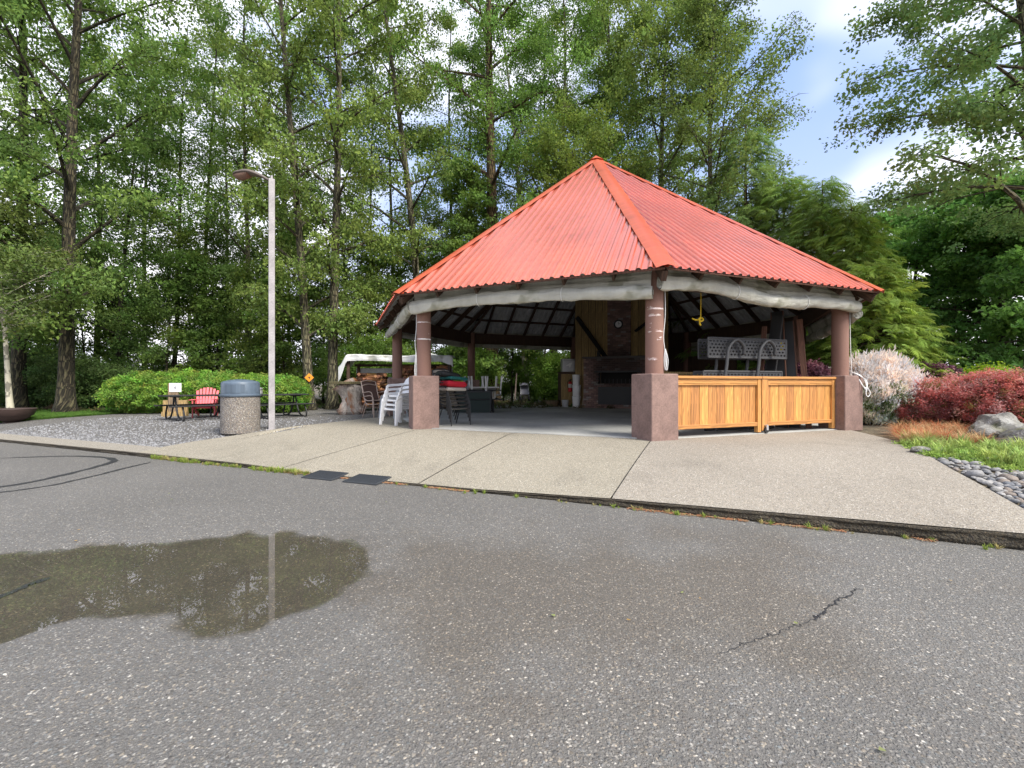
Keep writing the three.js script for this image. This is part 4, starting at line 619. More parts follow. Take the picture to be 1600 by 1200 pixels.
// number post, red garden chair, pale chair, signs
{
  const o = thing('number_post', 'short timber post with a white sign numbered 6', 'sign', onG((274 - 800) / FOC * 15.3, 15.3, 0), 0.3);
  mesh('post', box(0.3, 1.12, 0.1, -0.05, 0.56, 0, 0, 0, 0, 0.01), M.oldWood, o); mesh('base_board', [box(0.7, 0.5, 0.12, 0, 0.3, -0.03), box(0.72, 0.16, 0.2, 0, 0.08, 0.02)], M.boards, o);
  const c = document.createElement('canvas'); c.width = 128; c.height = 108; const x = c.getContext('2d'); x.fillStyle = '#e9e9ec'; x.fillRect(0, 0, 128, 108); x.fillStyle = '#23262c'; x.font = 'bold 46px sans-serif'; x.textAlign = 'center'; x.fillText('6', 64, 72);
  const t = new THREE.CanvasTexture(c); t.colorSpace = THREE.SRGBColorSpace; const sg = new THREE.PlaneGeometry(0.34, 0.29); sg.translate(0.02, 0.98, 0.064); mesh('sign_print', sg, mat(1, 1, 1, 0.5, { map: t }), o); mesh('sign_plate', box(0.35, 0.3, 0.01, 0.02, 0.98, 0.056), M.white, o);
  const adi = (label, px, py, turn, m) => {
    const a = thing('garden_chair', label, 'chair', onG((px - 800) / FOC * py, py), turn);
    for (let i = -3; i <= 3; i++) mesh('slat', bar(V3(i * 0.075, 0.3, -0.1), V3(i * 0.098, 0.98 - 0.012 * i * i, -0.48), 0.068, 0.018), m, a);
    for (let i = 0; i < 5; i++) mesh('seat_slat', box(0.56, 0.02, 0.085, 0, 0.38 - (4 - i) * 0.022, 0.34 - (4 - i) * 0.1), m, a);
    for (const k of [-1, 1]) { mesh('armrest', box(0.12, 0.022, 0.7, k * 0.34, 0.58, 0.05, 0, 0, 0, 0.01), m, a); mesh('leg', box(0.025, 0.57, 0.1, k * 0.3, 0.285, 0.33), m, a); mesh('leg', bar(V3(k * 0.27, 0.36, 0.36), V3(k * 0.27, 0.03, -0.55), 0.025, 0.1), m, a); mesh('arm_stay', bar(V3(k * 0.31, 0.57, -0.2), V3(k * 0.31, 0.12, -0.25), 0.025, 0.06), m, a); }
    mesh('back_rail', [box(0.6, 0.06, 0.02, 0, 0.56, -0.26), box(0.5, 0.05, 0.02, 0, 0.35, -0.12)], m, a); return a;
  };
  adi('faded red slatted garden chair behind the picnic table', 321, 15.0, 0.45, M.pink);
  const g = P(399, 640), gb = thing('cooler_box', 'pale grey moulded box on the picnic table behind the bin', 'box', [0, 0, 0], 0.3); { const q = P(432, 652); gb.position.set(q[0] - 0.42, G(q[0], q[1]) + 0.768, -q[1] + 0.55); } mesh('body', box(0.42, 0.14, 0.3, 0, 0.07, 0, 0, 0, 0, 0.03), M.under, gb); mesh('lid', at(new RoundedBoxGeometry(0.44, 0.1, 0.32, 3, 0.045), 0, 0.17, 0), M.silver, gb);
  const lp = P(519, 638), sp = thing('marker_post', 'low dark post with two small pale plates by the stump table', 'sign', onG(lp[0], lp[1] + 0.2), 0.1);
  mesh('post', box(0.1, 0.9, 0.1, 0, 0.45, 0, 0, 0, 0, 0.01), M.rust, sp); mesh('upper_plate', box(0.2, 0.22, 0.015, 0, 0.98, 0.055), M.beige, sp); mesh('lower_plate', box(0.18, 0.16, 0.015, 0, 0.74, 0.06), M.whitePaint, sp); mesh('plate_mark', box(0.1, 0.04, 0.004, 0, 1.0, 0.065), M.iron, sp);
}
// live edge table on a split stump
{
  const p = P(545, 648), Z = p[1] + 0.3, o = thing('stump_table', 'rough live edge slab table on a pale split stump', 'table', onG(p[0], Z), 0.05), r = rng(19);
  const leg = (ang, seed) => { const pts = [], rad = []; for (let i = 0; i <= 8; i++) { const t = i / 8; pts.push(V3(Math.sin(ang) * (0.16 + 0.28 * (t - 0.4) ** 2 * 3 - 0.2 * t) + (i % 2) * 0.02, t * 1.05, Math.cos(ang) * 0.1 * (1 - t))); rad.push(0.24 - 0.05 * Math.sin(t * 3.1) + 0.12 * t); } const g = taper(pts, rad, 14, true), q = g.attributes.position, cs = new Float32Array(q.count * 3); for (let i = 0; i < q.count; i++) { const n = fbm(q.getX(i) * 6 + seed, q.getY(i) * 2 + q.getZ(i) * 6, 4, seed) - 0.5; q.setX(i, q.getX(i) * (1 + n * 0.7)); q.setZ(i, q.getZ(i) * (1 + n * 0.7)); const w = sst(-0.05, 0.12, n); cs.set([lerp(0.9, 0.62, w), lerp(0.88, 0.34, w), lerp(0.84, 0.2, w)], 3 * i); } g.setAttribute('color', new THREE.BufferAttribute(cs, 3)); g.computeVertexNormals(); return g; };
  mesh('stump', [leg(-1.3, 3).scale(1.1, 1, 1), leg(1.1, 8), leg(0.1, 12).scale(0.7, 0.9, 1)], M.stump, o);
  const s = new THREE.Shape(); for (let i = 0; i <= 36; i++) { const a = i / 36 * Math.PI * 2, k = 1 + 0.1 * Math.sin(a * 3 + 1) + 0.06 * Math.sin(a * 7) ; s[i ? 'lineTo' : 'moveTo'](0.72 * k * Math.cos(a), 0.42 * k * Math.sin(a)); } const g = new THREE.ExtrudeGeometry(s, { depth: 0.07, bevelEnabled: true, bevelSize: 0.012, bevelThickness: 0.012, bevelSegments: 1 }); g.rotateX(-Math.PI / 2); uvm(g); mesh('table_top', at(g, -0.08, 1.06, 0), M.mossWood, o);
}
// firewood shelter with a white tarpaulin
{
  const p = P(628, 636), Z = 18.2, X = (628 - 800) / FOC * Z, o = thing('firewood_shelter', 'open timber firewood shelter under a white tarpaulin', 'shelter', [X, G(X, Z), -Z], 0.05), r = rng(29);
  for (const [x, z, h] of [[-1.95, 0.6, 1.98], [1.95, 0.6, 2.05], [-1.9, -0.6, 1.8], [1.9, -0.6, 1.85], [0, 0.6, 2.0]]) mesh('post', box(0.1, h, 0.1, x, h / 2, z), M.timber, o);
  mesh('roof_beam', [box(4.1, 0.12, 0.08, 0, 1.98, 0.62), box(4.1, 0.1, 0.08, 0, 1.8, -0.6)], M.timber, o);
  for (let i = 0; i < 4; i++) mesh('back_board', box(4.0, 0.2, 0.03, 0, 0.5 + i * 0.36, -0.66), M.under, o);
  mesh('shelf', box(3.9, 0.05, 1.2, 0, 0.12, 0), M.timber, o); mesh('middle_shelf', box(2.2, 0.05, 1.0, 0.85, 1.02, 0), M.tail, o);
  mesh('tarpaulin', grid(60, 22, (u, v) => { const n = fbm(u * 8, v * 4, 4, 33) - 0.5, x = lerp(-2.22, 2.12, u), e = Math.max(sst(0.045, 0, u), 0); let z = lerp(-0.8, 0.78, clamp(v / 0.82)), y = lerp(2.2, 2.14, clamp(v / 0.82)) + 0.1 * Math.sin(u * 7) * 0.3 + 0.18 * Math.exp(-(((u - 0.72) / 0.1) ** 2)) * (1 - v) + n * 0.09; if (v > 0.82) { y -= (v - 0.82) / 0.18 * (0.24 + 0.14 * sst(0.88, 0.98, u) + 0.1 * n + 0.35 * sst(0.07, 0.0, u)); z += 0.03 * Math.sin(u * 40); } y -= sst(0.06, 0, u) * 0.45 + sst(0.985, 1, u) * 0.1; return [x - (e > 0 ? e * 0.06 : 0), y, z]; }, (u, v) => [u * 4, v * 1.5]), M.tarp, o);
  const gs = (x0, x1, y0, y1, seed) => { const q = rng(seed), l = []; for (let y = y0; y < y1; y += 0.1) for (let x = x0; x < x1; x += 0.12) { if (y > y1 - 0.25 && q() < 0.3) continue; const n = 3 + Math.floor(q() * 3), k = 0.6 + 0.6 * q(), c = q() < 0.25 ? [0.16 * k, 0.09 * k, 0.06 * k] : [0.62 * k, lerp(0.3, 0.4, q()) * k, lerp(0.14, 0.24, q()) * k]; l.push(paint(cyl(0.058 + 0.025 * q(), 0.06 + 0.02 * q(), 0.42, x + (q() - 0.5) * 0.05, y + (q() - 0.5) * 0.04, 0.25 + (q() - 0.5) * 0.14, n, Math.PI / 2 + (q() - 0.5) * 0.25, (q() - 0.5) * 0.4, q() * 3), c)); } return l; };
  const pile = (label, geos) => { const m = mesh('firewood', geos, M.logs); m.position.copy(o.position); m.rotation.copy(o.rotation); tag(m, label, 'firewood', null, 'stuff'); };
  pile('split firewood stacked at the left end of the shelter', gs(-1.75, -0.55, 0.2, 1.5, 1)); pile('split firewood stacked on the shelf at the right of the shelter', gs(0.05, 1.85, 1.1, 1.75, 2)); pile('split firewood filling the lower right of the shelter', gs(-0.3, 1.85, 0.2, 0.95, 3));
}
// rubber kerb mats, stroller far behind, fire bowl at the left edge
{
  const mat1 = (label, px0, px1, py) => { const Z = EYE * FOC / (py - 600), x0 = (px0 - 800) / FOC * Z, x1 = (px1 - 800) / FOC * Z, o = thing('kerb_ramp', label, 'rubber ramp', [(x0 + x1) / 2, 0.004, -Z], -0.36), L = x1 - x0; const s = new THREE.Shape(); s.moveTo(-0.2, 0); s.lineTo(0.16, 0); s.lineTo(0.16, 0.015); s.lineTo(-0.2, 0.05); s.closePath(); const g = new THREE.ExtrudeGeometry(s, { depth: L, bevelEnabled: false }); g.rotateY(-Math.PI / 2); g.translate(L / 2, 0, 0); uvm(g); mesh('wedge', g, M.rubber, o); for (let i = 0; i < 9; i++) mesh('tread', box(L * 0.94, 0.014, 0.016, 0, 0.049 - i * 0.0038, -0.175 + i * 0.038, 0), M.rubber, o); return o; };
  mat1('left of two black rubber ramps lying against the kerb', 477, 536, 746); mat1('right of two black rubber ramps lying against the kerb', 541, 604, 752.5);
  const q = [0.68, 24], s = thing('stroller', 'grey folding stroller parked far behind the pavilion', 'stroller', onG(q[0], q[1], 0.05), 0.1);
  for (const k of [-1, 1]) { mesh('wheel', at(new THREE.TorusGeometry(0.12, 0.025, 6, 20), k * 0.22, 0.14, 0.2, 0, Math.PI / 2), M.black, s); mesh('wheel', at(new THREE.TorusGeometry(0.12, 0.025, 6, 20), k * 0.24, 0.14, -0.25, 0, Math.PI / 2), M.black, s); mesh('tube', pipe([V3(k * 0.22, 0.14, 0.22), V3(k * 0.22, 0.5, 0.05), V3(k * 0.22, 0.95, -0.3), V3(k * 0.2, 1.02, -0.42)], 0.016, 12, 6), M.silver, s); mesh('tube', pipe([V3(k * 0.24, 0.14, -0.25), V3(k * 0.22, 0.5, 0.05)], 0.014, 4, 6), M.silver, s); }
  const gf = mat(0.2, 0.2, 0.23, 0.8, { side: THREE.DoubleSide }); mesh('seat', [grid(4, 8, (u, v) => [lerp(-0.2, 0.2, u), lerp(0.38, 0.86, v), lerp(0.12, -0.22, v) - 0.05 * Math.sin(v * 3)]), grid(4, 4, (u, v) => [lerp(-0.2, 0.2, u), 0.4, lerp(0.1, 0.34, v)])], gf, s); mesh('hood', grid(10, 6, (u, v) => { const f = u * Math.PI, a = v * 1.2; return [0.22 * Math.cos(f), 0.82 + 0.2 * Math.sin(f) * Math.cos(a), -0.2 + 0.28 * Math.sin(a)]; }), gf, s); mesh('foot_rest', box(0.36, 0.02, 0.12, 0, 0.2, 0.36), M.black, s);
  const st = thing('timber_stake', 'pale timber stake standing behind the stroller', 'stake', onG(0.2, 24.3), 0); mesh('stake', box(0.06, 1.5, 0.05, 0, 0.75, 0, 0, 0, -0.06), M.tanFrame, st); mesh('point', at(new THREE.ConeGeometry(0.04, 0.12, 4), 0.046, 1.56, 0), M.tanFrame, st);
  const f = P(4, 664), fb = thing('fire_bowl', 'rusty steel fire bowl cut by the left edge of the picture', 'fire bowl', onG(f[0] - 0.28, f[1] + 0.5)); fb.scale.setScalar(0.82); mesh('bowl', toCreasedNormals(lathe([[0, 0.02], [0.2, 0.03], [0.42, 0.14], [0.55, 0.3], [0.62, 0.5], [0.645, 0.51], [0.64, 0.49], [0.56, 0.28], [0.4, 0.16], [0, 0.1]].map(([x, y]) => [x * 1.05, y]), 40), 0.8), M.rust, fb); mesh('rim', at(new THREE.TorusGeometry(0.665, 0.018, 8, 48), 0, 0.51, 0, Math.PI / 2), M.rust, fb); mesh('foot', cyl(0.22, 0.26, 0.05, 0, 0.0, 0), M.rust, fb);
}

// ------------------------------------------------------------------ trees and shrubs
function leafCluster(n, R, len, wid, seed, flat = 0.7, hang = 0.2, stems = 4) {
  const r = rng(seed), pos = [], idx = [];
  const g3 = () => (r() + r() + r() - 1.5) / 1.5;
  for (let i = 0; i < n; i++) {
    const c = V3(g3() * R, g3() * R * flat, g3() * R), d = V3(r() - 0.5, (r() - 0.5) * 0.8 - hang, r() - 0.5).normalize(), s = new THREE.Vector3().crossVectors(d, V3(r() - 0.5, 1.1 * r() + 0.1, r() - 0.5)).normalize(), nn = new THREE.Vector3().crossVectors(s, d), l = len * (0.7 + 0.6 * r()), w = wid * (0.7 + 0.6 * r()) / 2, k = pos.length / 3;
    const p = (a, b, e) => { const v = c.clone().addScaledVector(d, a).addScaledVector(s, b).addScaledVector(nn, e); pos.push(v.x, v.y, v.z); };
    p(0, 0, 0); p(l * 0.4, w, l * 0.1); p(l, 0, -l * 0.08); p(l * 0.4, -w, l * 0.1); idx.push(k, k + 1, k + 2, k, k + 2, k + 3);
  }
  const g = new THREE.BufferGeometry(); g.setAttribute('position', new THREE.Float32BufferAttribute(pos, 3)); g.setIndex(idx); const q = g.toNonIndexed(); q.computeVertexNormals(); return q;
}
function frond(n, L, droop, seed, w = 0.012) {                      // a drooping flat spray of a cedar, along +z
  const r = rng(seed), pos = [], tri = (a, b, c) => pos.push(a.x, a.y, a.z, b.x, b.y, b.z, c.x, c.y, c.z);
  const stem = (t) => V3(0, 0.12 * L * Math.sin(t * 2) - droop * L * t * t, L * t);
  for (let i = 0; i < n; i++) { const t = 0.06 + 0.94 * i / n, p = stem(t), k = i & 1 ? 1 : -1, l = L * (0.34 * Math.sin(Math.min(1, t * 1.25 + 0.1) * 2.6) + 0.07) * (0.7 + 0.6 * r()), a = 0.55 + 0.5 * r(); const e = p.clone().add(V3(k * l * Math.sin(a), -l * (0.25 + 0.5 * r()), l * Math.cos(a))), m = p.clone().lerp(e, 0.5); const ww = w * (0.8 + r()) ; tri(p, m.clone().add(V3(0, 0, ww)), e); tri(p, e, m.clone().add(V3(0, ww * 0.4, -ww))); }
  const g = new THREE.BufferGeometry(); g.setAttribute('position', new THREE.Float32BufferAttribute(pos, 3)); g.computeVertexNormals(); return g;
}
const CL = {
  cotton: [leafCluster(36, 0.68, 0.125, 0.095, 1, 0.75, 0.35), leafCluster(36, 0.66, 0.125, 0.095, 2, 0.6, 0.35)],
  alder: [leafCluster(44, 0.64, 0.11, 0.075, 3, 0.7, 0.15), leafCluster(44, 0.6, 0.11, 0.075, 4, 0.6, 0.15)],
  near: [leafCluster(34, 0.42, 0.1, 0.075, 5, 0.7, 0.3)],
  bush: [leafCluster(60, 0.4, 0.09, 0.06, 6, 0.7, 0.1), leafCluster(60, 0.36, 0.1, 0.06, 7, 0.8, 0.1)],
  hedge: [leafCluster(46, 0.22, 0.085, 0.045, 8, 0.55, -0.05)],
  small: [leafCluster(50, 0.17, 0.05, 0.026, 9, 0.8, -0.1)],
  willow: [leafCluster(40, 0.16, 0.075, 0.028, 10, 1.1, -0.9)],
  maple: [leafCluster(40, 0.5, 0.14, 0.13, 12, 0.5, 0.1)],
  cedar: [frond(44, 0.62, 0.35, 13, 0.013), frond(44, 0.7, 0.6, 14, 0.013)],
  lace: [frond(40, 0.46, 0.3, 15, 0.016)],
};
const vary = (c, r, k = 0.35) => { const t = 1 - k + 2 * k * r(), h = (r() - 0.5) * 0.22; return [c[0] * t * (1 + h), c[1] * t, c[2] * t * (1 - h)]; };
const GREEN = { cotton: [0.19, 0.3, 0.065], olive: [0.22, 0.31, 0.065], alder: [0.18, 0.31, 0.06], deep: [0.15, 0.26, 0.06], bright: [0.2, 0.3, 0.04], cedar: [0.25, 0.38, 0.07], cedarDeep: [0.2, 0.31, 0.07] };

// o: px (pixel column of the trunk's base), Z, h, r, top (pixel column where the trunk passes the top of the picture), base (first limb), spread, n (leaf clusters)
function broadTree(o) {
  const r = rng(o.seed), X = o.X ?? (o.px - 800) / FOC * o.Z, y0 = o.Z < 26 ? G(X, o.Z) - 0.08 : 0.2;
  const t = thing(o.name ?? 'cottonwood_tree', o.label, 'tree', [X, y0, -o.Z], 0, o.group), h = o.h, lean = o.lean ?? [0, 0], wob = o.wob ?? 0.25;
  const ph = r() * 6, axis = (f) => V3(lean[0] * f + wob * (Math.sin(f * 5 + ph) - Math.sin(ph)) * f, h * f, lean[1] * f + wob * (Math.cos(f * 4 + ph) - Math.cos(ph)) * f);
  const rad = (f) => o.r * (1 - 0.86 * f) * (1 + 0.7 * Math.exp(-f * h / 0.45));
  const ns = 16, tp = [], tr = []; for (let i = 0; i <= ns; i++) { const f = Math.pow(i / ns, 1.4); tp.push(axis(f)); tr.push(rad(f)); }
  mesh('trunk', taper(tp, tr, 12), o.bark ?? M.bark, t);
  const limbs = [], spots = [], base = o.base ?? 0.14, nl = o.limbs ?? 34, ga = 2.399963;
  for (let i = 0; i < nl; i++) {
    const f = lerp(base, 0.96, Math.pow((i + r() * 0.7) / nl, 0.9)), a = i * ga + r() * 0.8, prof = o.prof ? o.prof(f) : Math.sin(Math.PI * Math.pow(clamp((f - base * 0.6) / (1 - base * 0.6)), 0.75)) * 0.85 + 0.22;
    const L = o.spread * prof * (0.7 + 0.6 * r()), el = (o.rise ?? 0.7) * (0.6 + 0.6 * r()), p0 = axis(f), R = Math.min(rad(f) * 0.5, 0.02 + L * 0.02);
    const dir = V3(Math.cos(a), Math.tan(el), Math.sin(a)).normalize(), side = V3(-Math.sin(a), 0, Math.cos(a)), bend = (r() - 0.5) * 0.4, dr = o.droop ?? 0.12, lp = [], lr = [];
    const along = (s) => p0.clone().addScaledVector(dir, L * s).addScaledVector(side, bend * L * s * s).add(V3(0, -dr * L * s * s, 0));
    for (let k = 0; k <= 5; k++) { lp.push(along(k / 5)); lr.push(R * (1 - 0.85 * k / 5)); }
    limbs.push(taper(lp, lr, 5, false));
    for (let k = 0; k < 9; k++) { const s = 0.25 + 0.75 * (k + r()) / 9, q = along(s), b = a + (r() - 0.5) * 2.2, l = L * 0.38 * (1.1 - s * 0.6) * (0.6 + 0.7 * r()), e = q.clone().add(V3(Math.cos(b) * l, l * (0.55 * r() - 0.25 * dr * 4), Math.sin(b) * l)); limbs.push(taper([q, q.clone().lerp(e, 0.5).add(V3(0, l * 0.08, 0)), e], [R * 0.35 * (1 - s * 0.4), R * 0.2, R * 0.06], 4, false)); for (let m = 0; m < 5; m++) spots.push([q.clone().lerp(e, 0.25 + 0.85 * r()), 1]); }
    for (let m = 0; m < 6; m++) spots.push([along(0.35 + 0.65 * r()), 0.8]);
  }
  mesh('branches', limbs, o.bark ?? M.bark, t);
  const kinds = CL[o.leaf ?? 'cotton'], lists = kinds.map(() => []), n = o.n ?? 900, q = new THREE.Euler();
  for (let i = 0; i < n; i++) { const [p] = spots[Math.floor(r() * spots.length)], j = o.jit ?? 0.4; lists[i % kinds.length].push([p.x + (r() - 0.5) * 2 * j, p.y + (r() - 0.5) * 1.6 * j, p.z + (r() - 0.5) * 2 * j, new THREE.Euler((r() - 0.5) * 0.8, r() * 6.28, (r() - 0.5) * 0.8), 0.75 + 0.55 * r(), vary(o.col ?? GREEN.cotton, r)]); }
  lists.forEach((l, i) => { instances('crown', kinds[i], leafMat, l, t).userData.kind = 'stuff'; }); return t;
}
function conifer(o) {
  const r = rng(o.seed), X = o.X ?? (o.px - 800) / FOC * o.Z, y0 = o.Z < 26 ? G(X, o.Z) - 0.08 : 0.2, t = thing('cedar_tree', o.label, 'tree', [X, y0, -o.Z]), h = o.h;
  mesh('trunk', taper([V3(0, 0, 0), V3(0, h * 0.3, 0), V3(0, h * 0.7, 0), V3(0, h, 0)], [o.r, o.r * 0.75, o.r * 0.35, 0.02], 10), M.brownBark, t);
  const limbs = [], kinds = CL[o.leaf ?? 'cedar'], lists = kinds.map(() => []), n = o.n;
  const nl = o.limbs ?? 150, per = Math.ceil(n / nl);
  for (let i = 0; i < nl; i++) {
    const f = lerp(o.base ?? 0.03, 0.98, (i + r()) / nl), a = i * 2.4 + r(), L = o.spread * (Math.pow(1 - f, 0.75) + 0.04) * (0.72 + 0.5 * r()), y = h * f, dr = 0.3 + 0.25 * r();
    const along = (s) => V3(Math.cos(a) * L * s, y + L * (0.22 * s - dr * s * s), Math.sin(a) * L * s);
    limbs.push(taper([along(0), along(0.5), along(1)], [0.012 + L * 0.012, 0.008 + L * 0.006, 0.004], 4, false));
    for (let k = 0; k < per; k++) { const s = 0.22 + 0.8 * Math.pow(r(), 0.7), p = along(s), b = -a + Math.PI / 2 + (r() - 0.5) * 2.0; lists[k % kinds.length].push([p.x + (r() - 0.5) * 0.6, p.y + (r() - 0.5) * 0.7, p.z + (r() - 0.5) * 0.6, new THREE.Euler((r() - 0.3) * 1.3, b, (r() - 0.5) * 1.3), (0.7 + 0.6 * r()) * (0.7 + 0.3 * (1 - f)), vary(o.col, r, 0.3)]); }
  }
  mesh('branches', limbs, M.brownBark, t);
  lists.forEach((l, i) => l.length && (instances('crown', kinds[i], needleMat, l, t).userData.kind = 'stuff')); return t;
}
// shrub: stems plus foliage spread over a lumpy ellipsoid; col may be a function of height 0..1 and outwardness
function shrub(name, label, cat, [X, y, z], [rx, ry, rz], n, kind, col, seed, o = {}) {
  const r = rng(seed), t = thing(name, label, cat, [X, y, z], 0, o.group), st = [];
  for (let i = 0; i < (o.stems ?? 8); i++) { const a = r() * 6.28, d = 0.3 + 0.6 * r(); st.push(taper([V3(0.1 * Math.cos(a), -0.03, 0.1 * Math.sin(a)), V3(rx * 0.35 * d * Math.cos(a), ry * 0.8, rz * 0.35 * d * Math.sin(a)), V3(rx * 0.75 * d * Math.cos(a), ry * (1.1 + 0.7 * r()), rz * 0.75 * d * Math.sin(a))], [0.025, 0.015, 0.005], 5, false)); }
  mesh('stems', st, M.darkBark, t);
  const kinds = CL[kind], lists = kinds.map(() => []);
  for (let i = 0; i < n; i++) {
    const u = r() * 2 - 1, a = r() * 6.28, c = Math.sqrt(1 - u * u), q = (o.shell ?? 0.55) + (1 - (o.shell ?? 0.55)) * Math.pow(r(), 0.6), lump = 1 + (o.lump ?? 0.3) * (fbm(Math.cos(a) * 2.2 + 5, u * 2.6 + Math.sin(a) * 2.2, 3, seed) - 0.5) * 2;
    const x = rx * c * Math.cos(a) * q * lump, yy = ry * (1 + u * q * lump), zz = rz * c * Math.sin(a) * q * lump; if (yy < 0.03) continue;
    const k = (o.size ?? 1) * (0.75 + 0.5 * r()), cc = typeof col === 'function' ? col(yy / (2 * ry), q, r) : col;
    lists[i % kinds.length].push([x, yy, zz, o.upright ? new THREE.Euler((r() - 0.5) * 0.7 + 0.5 * zz / rz * (u > 0 ? 1 : 1), r() * 6.28, (r() - 0.5) * 0.7) : new THREE.Euler((r() - 0.5), r() * 6.28, (r() - 0.5)), o.upright ? [k, k * (1 + 0.9 * Math.max(0, u)), k] : k, vary(cc, r, o.vary ?? 0.3)]);
  }
  lists.forEach((l, i) => l.length && (instances('foliage', kinds[i], leafMat, l, t).userData.kind = 'stuff')); return t;
}

// the big trunks that can be told apart, from left to right
broadTree({ px: 28, Z: 18.5, h: 25, r: 0.25, lean: [-0.1, -0.3], base: 0.08, spread: 4.2, n: 1050, seed: 101, col: GREEN.cotton, label: 'tall cottonwood with dark mossy trunk at the far left edge' , bark: M.darkBark });
broadTree({ px: 102, Z: 17, h: 24, r: 0.25, lean: [0.5, -0.2], base: 0.1, spread: 5.0, n: 1150, seed: 102, rise: 0.75, col: GREEN.cotton, label: 'tall cottonwood with the thickest trunk on the left, above the lawn', bark: M.darkBark });
broadTree({ px: 484, Z: 19, h: 25, r: 0.2, lean: [-1.4, -0.2], base: 0.1, spread: 3.6, n: 720, seed: 103, col: GREEN.olive, label: 'slender alder carrying the orange sign behind the picnic tables' });
broadTree({ px: 519, Z: 19.6, h: 26, r: 0.22, lean: [0.1, -0.2], base: 0.1, spread: 3.4, n: 720, seed: 104, col: GREEN.olive, label: 'straight alder trunk behind the stump table' });
broadTree({ px: 664, Z: 23, h: 27, r: 0.23, lean: [-2.0, 0], wob: 0.5, base: 0.14, spread: 3.6, n: 700, seed: 105, bark: M.bark, col: GREEN.olive, label: 'greyish barked leaning poplar rising behind the left roof slope' });
broadTree({ px: 767, Z: 24, h: 29, r: 0.4, lean: [0.4, 0], wob: 0.3, base: 0.18, spread: 4.2, n: 720, seed: 106, bark: M.brownBark, col: GREEN.alder, label: 'thick brown trunked poplar standing behind the open pavilion' });
broadTree({ px: 824, Z: 26, h: 25, r: 0.2, lean: [-1.6, 0], wob: 0.4, base: 0.18, spread: 3.8, n: 600, seed: 107, bark: M.birch, col: GREEN.alder, label: 'thinner pale poplar just right of the thick brown trunk' });
broadTree({ px: 905, Z: 22.5, h: 14, r: 0.16, lean: [-0.5, 0], wob: 0.3, base: 0.3, spread: 3.6, n: 650, seed: 128, col: [0.2, 0.28, 0.05], label: 'leafy young maple right behind the top of the roof', leaf: 'alder' });
broadTree({ px: 1034, Z: 25, h: 24, r: 0.24, lean: [0.2, 0], base: 0.25, spread: 5.2, n: 1200, seed: 108, col: GREEN.olive, rise: 0.8, label: 'broad alder rising right of the roof apex' });
broadTree({ px: 1105, Z: 21.5, h: 20.5, r: 0.2, lean: [0.8, 0], base: 0.2, spread: 4.0, n: 1000, seed: 129, col: [0.17, 0.24, 0.055], leaf: 'alder', rise: 0.8, label: 'alder whose crown edge meets the open sky above the right roof slope' });
broadTree({ X: 13.4, Z: 11.5, h: 15, r: 0.2, lean: [-0.3, 0], base: 0.32, spread: 4.6, n: 1550, seed: 109, rise: 0.5, droop: 0.3, leaf: 'near', jit: 0.36, col: [0.21, 0.33, 0.1], limbs: 40, prof: (f) => 1.1 - 0.5 * f, label: 'poplar reaching its branches in from the right edge' });
broadTree({ px: 18, Z: 15, h: 7.5, r: 0.085, lean: [-0.9, 0], base: 0.35, spread: 2.2, n: 380, seed: 110, bark: M.birch, leaf: 'alder', col: [0.16, 0.22, 0.05], label: 'small leaning birch with pale trunk at the left edge', name: 'birch_tree' });
broadTree({ px: 862, Z: 25.5, h: 26, r: 0.2, lean: [0.3, 0], wob: 0.4, base: 0.22, spread: 4.2, n: 1050, seed: 141, col: GREEN.alder, leaf: 'alder', label: 'dense alder filling the view just left of the roof apex' });
broadTree({ px: 945, Z: 27, h: 27, r: 0.2, lean: [-0.3, 0], wob: 0.3, base: 0.22, spread: 4.4, n: 1050, seed: 142, col: GREEN.olive, label: 'dense olive green poplar directly behind the roof apex' });
// thinner trees of the second row, with sky between them
const row = [[-60, 22, 24], [60, 27, 26], [150, 25, 22], [182, 23, 17], [225, 29, 24], [268, 24, 20], [318, 27, 25], [352, 31, 26], [386, 23, 23], [428, 28, 26], [455, 26, 18], [548, 25, 24], [580, 29, 26], [612, 27, 25], [712, 30, 27], [742, 27, 22], [868, 30, 26], [940, 27, 25], [985, 31, 27], [1080, 29, 22], [-150, 28, 26]];
const place = ['leftmost, mostly outside the picture', 'behind the two thick trunks at the far left', 'above the lawn, right of the thickest left trunk', 'slim and short, above the left end of the hedge', 'above the hedge left of the number sign', 'leaning, above the number sign', 'above the red garden chair', 'above the litter bin', 'thin, left of the lamp post', 'directly behind the lamp post', 'short, right of the lamp post', 'left of the firewood shelter', 'above the left end of the white tarpaulin', 'above the left roof corner', 'half way up behind the left roof slope', 'behind the roof left of the thick brown trunk', 'behind the upper left roof slope', 'just behind the roof apex', 'right of the roof apex, far back', 'behind the upper right roof slope', 'outside the picture on the left'];
row.forEach(([px, Z, h], i) => { const r = rng(900 + i); if (i === 20) return; broadTree({ px, Z, h, r: 0.1 + 0.07 * r(), lean: [(r() - 0.5) * 2.4 + (i === 5 ? 1.2 : 0), 0], wob: 0.35, base: 0.07 + 0.08 * r(), spread: 2.6 + r(), n: 400, limbs: 26, seed: 200 + i, bark: r() < 0.35 ? M.bark : M.darkBark, leaf: r() < 0.5 ? 'alder' : 'cotton', col: [GREEN.cotton, GREEN.alder, GREEN.olive, GREEN.deep][i % 4], label: `slender background tree ${place[i]}` }); });
